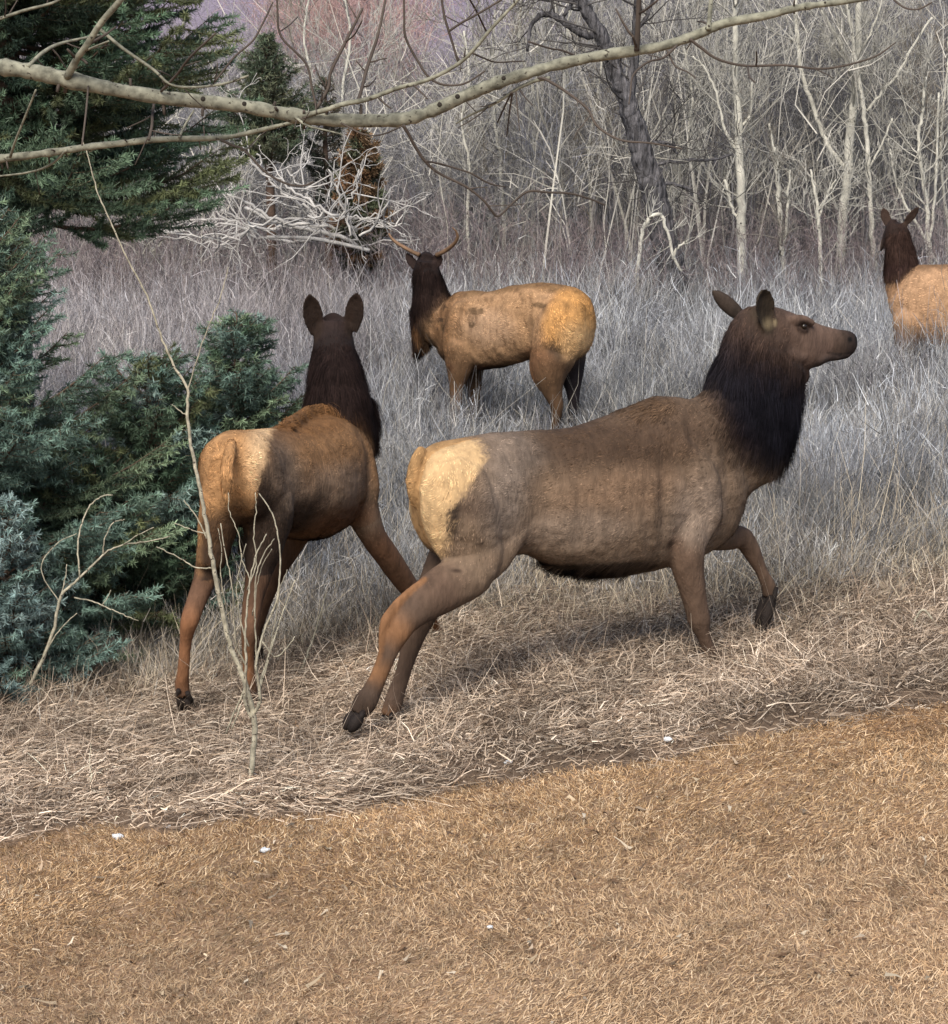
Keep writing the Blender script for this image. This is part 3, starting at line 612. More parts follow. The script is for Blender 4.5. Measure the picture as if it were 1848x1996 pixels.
# --- the cow cut off by the right edge
def elk_right():
    hd = math.pi - math.radians(28); g = at(1900, 770, 26.2); O = A(g[0], g[1], g[2])
    e = Elk('pale tan cow elk at the right edge looking away over its shoulder', hd, O, .013); tan = A(.48, .29, .165)
    e.torso([(1738, 560, 1738, 600, .09), (1752, 535, 1754, 640, .16), (1785, 518, 1788, 664, .21), (1830, 515, 1832, 682, .24), (1900, 516, 1902, 690, .26), (1970, 514, 1972, 684, .25), (2020, 512, 2022, 672, .23), (2055, 525, 2055, 655, .18), (2070, 560, 2070, 620, .09)],
            col=[tan] * 7 + [A(.6, .4, .2)] * 2, fur=.022, flow_sign=-1, sides=26)
    nk = A(.032, .018, .014)
    e.limb([(1772, 575, 40), (1760, 540, 34), (1754, 505, 29), (1750, 475, 26), (1748, 452, 24), (1746, 436, 18)], 0, lat=.85, col=[tan, nk * 1.3, nk, nk, nk, nk], fur=[.02, .04, .045, .038, .036, .008], flow_sign=-1)
    hp = [e.v(1746, 446), e.v(1738, 448), e.v(1728, 460, -.08), e.v(1721, 474, -.14), e.v(1717, 486, -.18)]
    e.loft(hp, [A(0, 0, r) for r in (.09, .1, .085, .06, .035)], [e.n * r for r in (.09, .09, .07, .05, .035)], col=[nk, nk, nk * 1.6, A(.18, .12, .09), A(.10, .07, .06)], fur=.006)
    ec = A(.05, .03, .022)
    e.ear(e.v(1731, 440), e.v(1722, 404), A(-.1, -1, .1), .048, ec); e.ear(e.v(1763, 440), e.v(1792, 404), A(.2, -1, .1), .042, ec)
    lg = A(.12, .07, .045)
    for J, v in (([(1775, 620, 34), (1768, 665, 26), (1764, 700, 16), (1762, 735, 11), (1761, 765, 9), (1761, 778, 9)], .13), ([(1800, 640, 28), (1798, 690, 18), (1797, 720, 12), (1796, 750, 9), (1796, 765, 9)], -.13),
                 ([(2010, 590, 40), (2000, 650, 36), (2010, 690, 22), (2020, 715, 13), (2014, 750, 9), (2010, 778, 9)], .14), ([(2040, 590, 34), (2044, 650, 28), (2050, 690, 17), (2056, 712, 11), (2052, 745, 8), (2050, 765, 8)], -.14)):
        P, _ = e.limb(J, v, lat=.9, col=[tan * .8] + [lg] * (len(J) - 1), fur=.008); q = P[-1]; e.hoof(q, A(q[0], q[1], float(gz(q[0], q[1]))) + e.h * .07, .04)
    def paint(s, P, N, col, fl):
        u = (P - s.o) @ s.h; v = (P - s.o) @ s.n; z = P[:, 2]; t = (sstep(.010, .014, fl) * sstep(.033, .025, fl) * sstep(.06, .02, z - e.v(1830, 515)[2]))[:, None]
        def mixc(m, c): nonlocal col; col = col * (1 - m) + c * m
        c = e.v(1800, 525); d = (z - c[2] + .03 * noise(P, 14, 3)); mixc(sstep(-.05, .03, d)[:, None] * t * .7, A(.13, .07, .035))
        c = e.v(1750, 545); d = np.linalg.norm((P - c) / .18, axis=1) + .2 * noise(P, 12, 2); mixc(sstep(1.4, .6, d)[:, None] * t * .75, A(.17, .085, .04))
        return col, fl
    e.finish(paint, 50000, furw=.0065, furlift=.34)
elk_right()
# ------------------------------------------------------------------ trees
def perp(d, rng=random):
    v = Vector((rng.gauss(0, 1), rng.gauss(0, 1), rng.gauss(0, 1))); v -= v.dot(d) * d
    return v.normalized() if v.length > 1e-6 else Vector((1, 0, 0))
def grow(store, p, d, L, r, lvl, maxl, kink=.25, up=.1, nchild=6, spread=.9, shrink=.55, K=6, rend=.35, t0=.25):
    """a limb of K points with children; store[lvl] collects (P,R)"""
    P = [Vector(p)]; d = Vector(d).normalized(); dd = d.copy()
    for i in range(K - 1):
        dd = (dd + perp(dd) * random.uniform(0, kink) + Vector((0, 0, up))).normalized(); P.append(P[-1] + dd * (L / (K - 1)))
    R = [r * (1 - (1 - rend) * i / (K - 1)) for i in range(K)]; store.setdefault(lvl, []).append((P, R))
    if lvl >= maxl: return
    n = max(2, int(nchild * random.uniform(.7, 1.3)))
    for c in range(n):
        t = random.uniform(t0, 1) if c else 1.0
        x = t * (K - 1); i = min(int(x), K - 2); q = P[i].lerp(P[i + 1], x - i); ax = (P[i + 1] - P[i]).normalized()
        cd_ = (ax * random.uniform(.5, 1.1) + perp(ax) * spread * random.uniform(.5, 1.1)).normalized()
        rr = max(.0012, R[i] * random.uniform(.35, .6))
        grow(store, q, cd_, L * shrink * random.uniform(.6, 1.2) * (1.15 - .5 * t), rr, lvl + 1, maxl, kink * 1.1, up, nchild, spread, shrink, K, .3, .15)
def store_to_bag(st, bag, col=None, minr=.0014, lv0=0, jit=.12):
    for lv, L in st.items():
        if lv < lv0: continue
        P = np.array([[tuple(v) for v in a] for a, _ in L]); R = np.maximum(np.array([b for _, b in L]), minr)
        V, Fs = tubes(P, R, 7 if lv == 0 else (5 if lv == 1 else 3)); n = len(L)
        if col is None: bag.add(V, Fs)
        else:
            c = np.asarray(col) * (1 + np.random.default_rng(n + lv).normal(0, jit, (n, 1))); bag.add(V, Fs, np.repeat(c, len(V) // n, 0))
def bare_tree(name, label, cat, Y, trunk, limbs, bark, twigcol, group=None, ntwig=10, tl=.9, lev=2, up=.12, minr=.003, extra=None, wob=.006, sub=6, tw_r=.010):
    """trunk and limbs traced as [(px,py,half width)], fine crown grown from them"""
    P, R = traced(trunk, Y, 6, wob); z = float(gz(P[0, 0], P[0, 1]))
    if P[0, 2] > z: P = np.vstack([[P[0, 0] - (P[1, 0] - P[0, 0]) * .5, P[0, 1], z - .05], P]); R = np.r_[R[0] * 1.25, R]
    # carry the trunk on above the picture
    if trunk[-1][1] < 5:
        d = unit(P[-1] - P[-4]); ex = [P[-1] + d * s + A(RNG.normal(0, .05), RNG.normal(0, .05), 0) for s in (.6, 1.2, 1.9)]; P = np.vstack([P, ex]); R = np.r_[R, R[-1] * A(.85, .65, .4)]
    root = thing(name, (P[0, 0], P[0, 1], z), label, cat, group)
    b = Bag(); big = R.max() > .1
    if big: Qf = crom(np.c_[P, R], 7); Pf, Rf = Qf[:, :3], Qf[:, 3]
    else: Pf, Rf = P, R
    V, Fs = tubes(Pf[None], Rf[None], 40 if big else 10, True)
    if big: V = V + np.c_[noise(V * A(1, 1, .3), 30, 3), noise(V * A(1, 1, .3), 30, 4), 0 * V[:, 0]] * .014 + np.c_[noise(V, 5, 3), noise(V, 5, 4), 0 * V[:, 0]] * .012
    b.add(V, Fs); b.out('trunk', bark, root, smooth=True)
    lines = [(P, R)]
    if limbs:
        for l in limbs:
            lp, lr = traced(l, Y, 6, wob); b2 = Bag(); V, Fs = tubes(lp[None], lr[None], 7, True); b2.add(V, Fs); b2.out('limb', bark, root, smooth=True); lines.append((lp, lr))
    cb = Bag(); st = {}
    for (p, r) in lines:
        n = ntwig if p is P else max(2, ntwig // 3)
        for _ in range(n):
            i = random.randrange(max(1, int(len(p) * .25)), len(p) - 1); ax = Vector(p[i + 1] - p[i]).normalized()
            if abs(ax.z) < .2: ax.z += .3
            d = (ax * random.uniform(.3, .9) + perp(ax) * .9).normalized()
            grow(st, p[i], d, tl * random.uniform(.5, 1.3), min(tw_r, max(.004, float(r[i]) * .4)), 1, lev, .35, up, sub, .8, .55, 6)
    store_to_bag(st, cb, twigcol, minr); cb.out('crown', M['twig'], root)
    return root
pale = (.42, .405, .36); dim = (.26, .24, .21)
def build_background_trees():
    g = 'pale bare aspens in the thicket'
    bare_tree('aspen_tree', 'pale aspen with the thickest straight trunk, left of the right edge elk', 'tree', 35.0, [(1630, 575, 11), (1636, 530, 10), (1643, 422, 9.5), (1653, 338, 9), (1658, 253, 9), (1666, 189, 8), (1673, 118, 7), (1674, 0, 6)],
        [[(1650, 330, 5), (1612, 280, 4.5), (1589, 220, 4.5), (1565, 152, 4.5), (1555, 84, 4.5), (1551, 0, 4)], [(1668, 180, 3), (1640, 90, 3), (1600, 20, 2.5)], [(1672, 110, 3), (1700, 60, 2.5), (1720, 0, 2)]], M['bark_aspen'], pale, g, 26, .9, 3)
    bare_tree('aspen_tree', 'pale aspen standing upright behind the striding elk ears', 'tree', 34.0, [(1447, 585, 9.5), (1445, 440, 9), (1443, 338, 8.5), (1440, 237, 7.5), (1435, 169, 6.5), (1433, 51, 6), (1433, 0, 5.5)],
        [[(1440, 300, 4), (1412, 250, 3), (1396, 180, 2.5), (1372, 130, 2.2), (1350, 110, 2)], [(1441, 250, 3.5), (1463, 220, 2.5), (1466, 160, 2)], [(1445, 440, 3.5), (1425, 400, 3), (1412, 350, 2.5)]], M['bark_aspen'], pale, g, 26, .9, 3)
    bare_tree('aspen_tree', 'thin pale aspen running just right of the thickest aspen trunk', 'tree', 34.5, [(1712, 585, 5.5), (1700, 456, 5), (1693, 338, 5), (1690, 270, 4.5), (1680, 186, 4), (1668, 110, 3.5), (1650, 0, 3)],
        [[(1690, 216, 3), (1720, 180, 3), (1751, 142, 3), (1780, 90, 2.5), (1818, 34, 2.5)], [(1693, 330, 2.5), (1720, 280, 2), (1740, 230, 2)]], M['bark_aspen'], pale, g, 14, .7, 3)
    bare_tree('aspen_tree', 'slender knotty aspen between the two upright aspens', 'tree', 34.0, [(1532, 570, 6), (1528, 524, 5.5), (1521, 440, 5), (1516, 355, 4.5), (1508, 290, 3), (1500, 240, 2)], [[(1527, 480, 3), (1536, 400, 3), (1540, 330, 2)]], M['bark_aspen'], dim, g, 13, .6, 3)
    bare_tree('aspen_tree', 'short forked aspen sapling left of the thickest aspen trunk', 'tree', 33.5, [(1600, 560, 4), (1599, 507, 4), (1597, 440, 3.5), (1590, 382, 3), (1580, 330, 2)], [[(1597, 430, 2.5), (1612, 380, 2.5), (1630, 350, 2)]], M['bark_aspen'], pale, g, 9, .6, 3)
    bare_tree('aspen_tree', 'thin aspen rising behind the ears of the right edge elk', 'tree', 34.2, [(1816, 560, 5), (1812, 480, 4.5), (1806, 389, 4), (1795, 321, 4), (1790, 270, 3.5), (1798, 220, 3), (1804, 150, 3)], [[(1830, 520, 3), (1790, 440, 3), (1765, 400, 3), (1745, 350, 2.5), (1735, 290, 2)], [(1812, 480, 3), (1822, 390, 3), (1826, 300, 2.5), (1830, 180, 2)]], M['bark_aspen'], pale, g, 20, .8, 3)
    bare_tree('aspen_tree', 'bent aspen stem arching over beside the foot of the dark leaning trunk', 'tree', 32.5, [(1242, 560, 4.5), (1244, 520, 4), (1252, 455, 4), (1268, 424, 4), (1288, 420, 3.5), (1302, 455, 3.2), (1312, 500, 3), (1330, 530, 2.5)], [[(1310, 505, 3), (1325, 480, 2.5), (1342, 468, 2)]], M['bark_aspen'], pale, g, 14, .5, 2)
    dk = (.085, .078, .075)
    bare_tree('cottonwood_tree', 'dark leaning rough barked tree, its trunk slanting down to the right', 'tree', 33.0, [(1318, 585, 29), (1309, 520, 27), (1296, 473, 26), (1279, 389, 24), (1259, 321, 22), (1236, 243, 20), (1222, 195, 17), (1204, 150, 15), (1186, 101, 13), (1151, 34, 12), (1130, 0, 11)],
        [[(1228, 215, 9), (1232, 160, 9), (1240, 84, 8.5), (1243, 0, 8)], [(1165, 70, 8), (1128, 62, 8), (1094, 38, 7), (1060, 27, 6), (1036, 50, 4), (1028, 100, 3)], [(1267, 330, 4), (1290, 318, 3.5), (1340, 313, 3.5), (1392, 311, 2.5), (1430, 300, 2)],
         [(1280, 362, 4), (1300, 358, 4), (1318, 361, 3.5), (1348, 370, 2)], [(1257, 275, 4), (1285, 278, 4), (1301, 281, 3.5), (1321, 300, 2.5)], [(1094, 38, 4), (1110, 15, 4), (1125, -20, 4)], [(1240, 60, 4), (1262, 30, 4), (1280, -20, 3)]], M['bark_dark'], dk, None, 13, .8, 3, .05, tw_r=.014)
    rs = random.getstate(); random.seed(41)
    labs = ['pale crooked willow clump at top centre behind the overhead branch', 'faint pale aspen left of the dark leaning trunk', 'slim bare aspen above the bull elk', 'thin grey aspen above the bull antlers', 'pale slender aspen in front of the pinkish shrubs',
            'thin bare stem right of the small dark spruce', 'bare grey aspen between overhead branch and bull elk rump', 'leaning thin aspen above the striding elk back', 'slender aspen close to the right edge of the thicket', 'wispy aspen far back between the two upright aspens']
    spec = [(1040, 500, 1020, -10, 5, 37), (1085, 520, 1110, -10, 4, 38), (985, 500, 960, 20, 4, 37), (915, 505, 900, 60, 3.5, 36), (655, 420, 690, -10, 4, 40), (590, 400, 600, -10, 3.5, 41), (1150, 530, 1165, 120, 3.5, 37), (1375, 560, 1330, 90, 4, 36), (1842, 560, 1840, -10, 3.5, 35), (1490, 560, 1498, -10, 3.5, 39)]
    for lb, (x0, y0, x1, y1, hw, Y) in zip(labs, spec):
        n = 6; tr = [(x0 + (x1 - x0) * i / (n - 1) + random.gauss(0, 7) * (0 < i), y0 + (y1 - y0) * i / (n - 1), hw * (1 - .45 * i / (n - 1))) for i in range(n)]
        c = pale if random.random() < .6 else (.27, .24, .2)
        bare_tree('aspen_tree', lb, 'tree', Y, tr, None, M['bark_aspen'], c, g, 24, 1.0, 3, .16)
    random.setstate(rs)
build_background_trees()

def ribbons_from(P0, D, L, W, col, K=3, wander=.15, rng=RNG):
    n = len(P0); return blades(P0, D, L, W, rng.normal(0, wander, (n, 3)), col, K=K, curl=rng.normal(0, wander * .35, (n, 3)), wtaper=.35, rng=rng)
def thicket(name, label, n, ylo, yhi, hfun, pal, xs=None, kids=7, kid2=3, wst=.010, lean=.12, seed=1, kidL=(.25, .7), tone=None, mat_='blade', xlim=None):
    rng = np.random.default_rng(seed); y = rng.uniform(ylo, yhi, n) if np.isscalar(ylo) else None
    hw = y * .172 + 1.2; x = rng.uniform(-1, 1, n) * hw
    if xlim is not None: x = rng.uniform(xlim[0], xlim[1], n) * y / F
    # clumping
    keep = noise(np.c_[x, y, 0 * x], 1.4, seed, 2) > rng.uniform(-1.0, .35, n); x, y = x[keep], y[keep]; n = len(x)
    z = gz(x, y); H = hfun(x, y, rng, n); B = np.c_[x, y, z - .02]; D = unit(np.c_[rng.normal(0, lean, n), rng.normal(0, lean, n), np.ones(n)])
    col = lerpcols(pal, n, rng)
    if tone is not None: col = tone(x, y, col)
    b = Bag(); K = 5; bend = rng.normal(0, .13, (n, 3)); bend[:, 2] = -.03; curl = rng.normal(0, .03, (n, 3))
    wd = wst * rng.uniform(.5, 1.5, n); V, Fq, C = blades(B, D, H, wd, bend, col, K=K, curl=curl, wtaper=.3, rng=rng); b.add(V, Fq, C)
    def along(B, D, H, bend, curl, idx, t): return B[idx] + D[idx] * (H[idx] * t)[:, None] + bend[idx] * (t ** 2 * H[idx])[:, None] + curl[idx] * (np.sin(t * 2 * math.pi) * H[idx])[:, None]
    if kids:
        m = n * kids; idx = rng.integers(0, n, m); t = rng.uniform(.2, 1, m) ** .8; P1 = along(B, D, H, bend, curl, idx, t)
        D1 = unit(D[idx] * rng.uniform(.5, 1.3, (m, 1)) + unit(rng.normal(size=(m, 3))) * A(1, 1, .5)); L1 = rng.uniform(*kidL, m) * np.clip(H[idx] / 2, .4, 1.4)
        c1 = col[idx] * (1 + rng.normal(0, .1, (m, 1))); be = rng.normal(0, .25, (m, 3)); be[:, 2] += .15; cu = rng.normal(0, .07, (m, 3))
        V, Fq, C = blades(P1, D1, L1, wd[idx] * .55, be, c1, K=4, curl=cu, wtaper=.3, rng=rng); b.add(V, Fq, C)
        if kid2:
            m2 = m * kid2; i2 = rng.integers(0, m, m2); t = rng.uniform(.2, 1, m2); P2 = along(P1, D1, L1, be, cu, i2, t)
            D2 = unit(D1[i2] + unit(rng.normal(size=(m2, 3))) * .9); V, Fq, C = blades(P2, D2, L1[i2] * rng.uniform(.3, .6, m2), wd[idx][i2] * .35, rng.normal(0, .3, (m2, 3)), c1[i2] * (1 + rng.normal(0, .1, (m2, 1))), K=2, wtaper=.4, rng=rng); b.add(V, Fq, C)
    return b.out(name, M[mat_], smooth=False, kind='stuff', label=label, category='shrubs')
greys = [(.26, .255, .26), (.52, .50, .46), (.12, .12, .14), (.19, .195, .225), (.34, .325, .30), (.085, .08, .095)]  # blue-grey hue stands in for haze in front of the willows
def tall_h(lo, hi): return lambda x, y, rng, n: rng.uniform(lo, hi, n) * (1 + .15 * np.sin(x * 1.3 + y))
def left_gap(h, f=.62):
    def g(x, y, rng, n):
        H = h(x, y, rng, n); px = CX + F * x / y; return H * (1 - (1 - f) * sstep(1120, 960, px))
    return g
thicket('willow_thicket', 'dense bare grey willow thicket behind the elk', 5200, 35.5, 44, left_gap(tall_h(2.8, 5.0), .50), greys, seed=3, kids=11, kid2=4, wst=.013, lean=.10)
thicket('far_willow_thicket', 'hazy brown willows behind the thicket', 2600, 46, 58, left_gap(tall_h(4.5, 6.5), .50), [(.25, .24, .25), (.18, .17, .19), (.34, .31, .29)], seed=5, kids=9, kid2=3, wst=.020, lean=.08)  # no air built; the haze sits in these stem colours
thicket('pale_thicket_stems', 'countless pale thin stems standing through the willow thicket', 420, 33.5, 42, left_gap(tall_h(2.5, 5.5), .5), [(.50, .475, .41), (.40, .38, .33), (.58, .55, .49)], seed=15, kids=7, kid2=2, wst=.026, lean=.14, kidL=(.4, 1.1))
thicket('low_willow_brush', 'dark twiggy low brush at the foot of the thicket', 3800, 31.5, 36, tall_h(.5, 1.5), [(.15, .12, .13), (.24, .19, .18), (.09, .07, .075), (.32, .28, .27)], seed=9, kids=9, kid2=4, wst=.008, lean=.3, kidL=(.15, .5))
thicket('pink_willow_brush', 'pinkish willow brush at top left of centre', 500, 50, 60, tall_h(3.4, 5.6), [(.42, .27, .25), (.36, .23, .23), (.46, .33, .28)], seed=12, kids=18, kid2=5, wst=.016, lean=.12, xlim=(-345, -150))

# --- conifers
def spruce(name, label, px, Y, H, Rad, pal, seed, nbr=110, zlow=.15, droop=.25, twl=.16, dens=1.0, group=None, xoff=0, zz=None, power=.8, nl=.024, nw=.0030, ntw=15, az=None, upc=.30):
    rng = np.random.default_rng(seed); g = at(px, 600, Y); x0, y0 = g[0], Y; z0 = float(gz(x0, y0))
    root = thing(name, (x0, y0, z0), label, 'tree', group)
    P = np.array([[x0, y0, z0 - .05], [x0 + .02, y0, z0 + H * .35], [x0 - .02, y0, z0 + H * .7], [x0, y0, z0 + H]]); R = A(.022, .017, .011, .002) * H
    Q = crom(np.c_[P, R], 4); V, Fs = tubes(Q[None, :, :3], Q[None, :, 3], 9, True); mk('trunk', V, Fs, M['bark_spruce'], root, smooth=True)
    br, brr = [], []; N0, ND, NC, NL = [], [], [], []
    twP, twR = [], []
    for i in range(nbr):
        f = zlow + (1 - zlow) * ((i + rng.random()) / nbr) ** .85; L = Rad * (1 - f) ** power / (1 - zlow) ** power * rng.uniform(.45, 1.22) + .05 * H * .3 * (1 - f)
        a = i * 2.39996 + rng.normal(0, .25)
        if az is not None: a = az[0] + (az[1] - az[0]) * rng.random()
        d = A(math.cos(a), math.sin(a), 0); base = A(x0, y0, z0 + f * H); k = 7; t = np.linspace(0, 1, k)
        zz_ = (f * .9 - .1 - droop) * t + (droop + upc) * .75 * t ** 2.2; zz_ *= 1.0
        side = A(-d[1], d[0], 0); bp = base + d * (L * t)[:, None] + A(0, 0, 1) * (zz_ * L)[:, None] + side * (rng.normal(0, .08) * L * t ** 2)[:, None]
        br.append(bp); brr.append(np.linspace(.008 + .010 * L, .002, k))
        n = max(4, int(ntw * L / Rad * 1.2))
        bc = np.array(pal[rng.integers(len(pal))]) * rng.uniform(.75, 1.25)
        for j in range(n):
            s = .18 + .82 * (j + rng.random()) / n; q = np.array([np.interp(s, t, bp[:, c]) for c in range(3)]); sg = 1 if j % 2 else -1
            tl = L * twl * 2.2 * (1.12 - s) ** .6 * rng.uniform(.6, 1.2) + .04
            td = unit(d * .75 + side * sg * rng.uniform(.5, .95) + A(0, 0, rng.normal(-.05, .18))); tt = np.linspace(0, 1, 4)
            tp = q + td * (tl * tt)[:, None] + A(0, 0, 1) * (.18 * tl * tt ** 2)[:, None]; twP.append(tp); twR.append(np.linspace(.004, .0015, 4))
            m = int(max(14, tl * 520 * dens)); u = rng.random(m) ** .85; np_ = np.stack([np.interp(u, tt, tp[:, c]) for c in range(3)], 1)
            nd = unit(td * .75 + unit(rng.normal(size=(m, 3))) * .9 + A(0, 0, .15)); N0.append(np_); ND.append(nd); NL.append(nl * rng.uniform(.7, 1.2, m))
            tip = sstep(.3, 1, u)[:, None] * sstep(.4, 1, s); c = bc * rng.uniform(.8, 1.2) * (1 + .9 * tip) * (1 + rng.normal(0, .12, (m, 1))); NC.append(c)
    b = Bag(); V, Fs = tubes(np.array(br), np.array(brr), 5); b.add(V, Fs, A(.10, .07, .05)); V, Fs = tubes(np.array(twP), np.array(twR), 3); b.add(V, Fs, A(.12, .09, .06)); b.out('limbs', M['twig'], root)
    N0 = np.vstack(N0); n = len(N0); V, Fq, C = blades(N0, np.vstack(ND), np.concatenate(NL), np.full(n, nw) * rng.uniform(.7, 1.3, n), rng.normal(0, .1, (n, 3)), np.vstack(NC), K=1, wtaper=.35, rng=rng)
    mk('crown', V, Fq, M['needle'], root, C); return root
blue = [(.10, .155, .125), (.15, .21, .185), (.075, .115, .085), (.12, .165, .10)]
green = [(.055, .09, .055), (.08, .12, .075), (.04, .065, .045), (.10, .115, .055)]
spruce('spruce_tree', 'tall dark green spruce at the upper left with drooping boughs', 20, 20.0, 7.0, 1.55, green, 21, nbr=330, zlow=.325, droop=.62, ntw=22, upc=.10, nw=.0075, nl=.042, power=.45, twl=.24)
spruce('blue_spruce', 'big blue green spruce filling the left edge', -60, 16.7, 2.85, 1.24, blue, 22, nbr=230, zlow=.02, droop=.15, ntw=30, upc=.30, nw=.0058, nl=.034, power=.75, twl=.2)
spruce('blue_spruce', 'low bluish spruce by the left edge, lowest and nearest of the spruces', 0, 15.75, 1.15, .56, [(.13, .19, .18), (.17, .23, .22), (.10, .15, .13)], 27, nbr=90, zlow=.05, droop=.1, ntw=22, upc=.35, nw=.0058, nl=.034)
spruce('spruce_sapling', 'small spruce with thin top, left of the rust rumped elk', 290, 17.1, 1.72, .62, green + blue[:2], 23, nbr=120, zlow=.05, droop=.1, ntw=22, upc=.4, nw=.006, nl=.036, power=.5, twl=.2)
spruce('spruce_sapling', 'small blue green spruce directly behind the rust rumped elk', 462, 17.4, 1.86, .46, blue + green[:1], 24, nbr=90, zlow=.28, droop=.1, ntw=22, upc=.4, nw=.006, nl=.036, power=.5, twl=.2)
spruce('spruce_sapling', 'shaded squat spruce under the blue green spruces', 180, 16.9, 1.25, .85, green, 28, nbr=130, zlow=.03, droop=.1, ntw=24, upc=.3, nw=.006, nl=.036)
spruce('spruce_tree', 'small distant dark spruce seen under the overhead branch', 528, 33.6, 3.33, .62, [(.06, .08, .05), (.09, .10, .06)], 25, nbr=120, zlow=.55, droop=.25, ntw=14, upc=.3, nw=.010, nl=.06, dens=.5)
spruce('dying_spruce', 'small brown needled spruce behind the bleached fallen branches', 703, 33.0, 2.26, .30, [(.15, .085, .045), (.12, .075, .04), (.07, .075, .045), (.06, .07, .04)], 26, nbr=110, zlow=.30, droop=.3, ntw=16, upc=.2, nw=.013, nl=.06, dens=.8, power=.4)
spruce('spruce_tree', 'dark ragged spruce left of the brown dying one', 640, 34.2, 2.85, .32, [(.045, .055, .035), (.07, .06, .04)], 29, nbr=44, zlow=.45, droop=.4, ntw=12, upc=.2, nw=.009, nl=.05, dens=.5, power=.5)

# --- bleached fallen branches
def fallen():
    Y = 32.3; b = Bag(); root = thing('fallen_tree', at(560, 470, Y) * A(1, 1, 0) + A(0, 0, float(gz(-2, Y))), 'bleached white fallen tree with a tangle of bare branches', 'fallen tree')
    T = [[(330, 430, 3), (420, 432, 4), (520, 446, 5), (600, 440, 5), (700, 455, 5), (790, 470, 4)], [(478, 405, 5), (540, 432, 5), (600, 448, 6), (660, 462, 6), (720, 490, 5)], [(425, 372, 3), (470, 392, 4), (520, 420, 5), (570, 437, 5), (640, 440, 4)],
         [(420, 455, 3), (480, 458, 3), (560, 470, 4), (640, 468, 4)], [(500, 300, 2.5), (520, 340, 3), (560, 380, 4), (600, 410, 4), (640, 440, 5)], [(470, 278, 2), (500, 330, 3), (560, 360, 3), (600, 390, 4), (660, 420, 4)],
         [(415, 484, 3), (450, 468, 3), (490, 440, 3), (540, 420, 3)], [(700, 330, 2), (690, 370, 3), (675, 410, 3), (690, 450, 4), (690, 480, 4)], [(640, 330, 2), (655, 370, 3), (670, 420, 3), (680, 460, 4)], [(740, 420, 2), (700, 425, 3), (650, 425, 3), (600, 420, 3)],
         [(340, 450, 2), (400, 462, 2.5), (470, 470, 3)], [(800, 440, 2), (740, 438, 3), (690, 445, 4)], [(430, 410, 2), (460, 425, 3), (500, 440, 3)], [(560, 330, 2), (590, 370, 2.5), (600, 420, 3)], [(335, 440, 2), (390, 446, 3), (450, 440, 3), (500, 450, 3)], [(345, 468, 2), (400, 474, 3), (460, 480, 3)], [(400, 400, 2), (440, 425, 3), (500, 455, 4)], [(760, 380, 2), (745, 420, 3), (700, 460, 4)]]
    for t in T:
        P, R = traced(t, Y + RNG.uniform(-.8, .8), 5, .02); V, Fs = tubes(P[None], R[None] * .75, 5, True); b.add(V, Fs)
        st = {}
        for _ in range(6):
            i = random.randrange(1, len(P) - 1); ax = Vector(P[i + 1] - P[i]).normalized(); d = (ax * random.choice((-1, 1)) * .9 + perp(ax) + Vector((0, 0, .25))).normalized()
            grow(st, P[i], d, random.uniform(.3, .85), .011, 1, 3, .5, .0, 3, .9, .55, 6)
        store_to_bag(st, b, None, .0035)
    b.out('branches', M['bleached'], root)
    P, R = traced([(720, 488, 3.5), (660, 474, 4), (600, 464, 3.6), (520, 462, 3)], Y, 5); V, Fs = tubes(P[None], R[None], 8, True); mk('trunk', V, Fs, M['bleached'], root, smooth=True)
fallen()

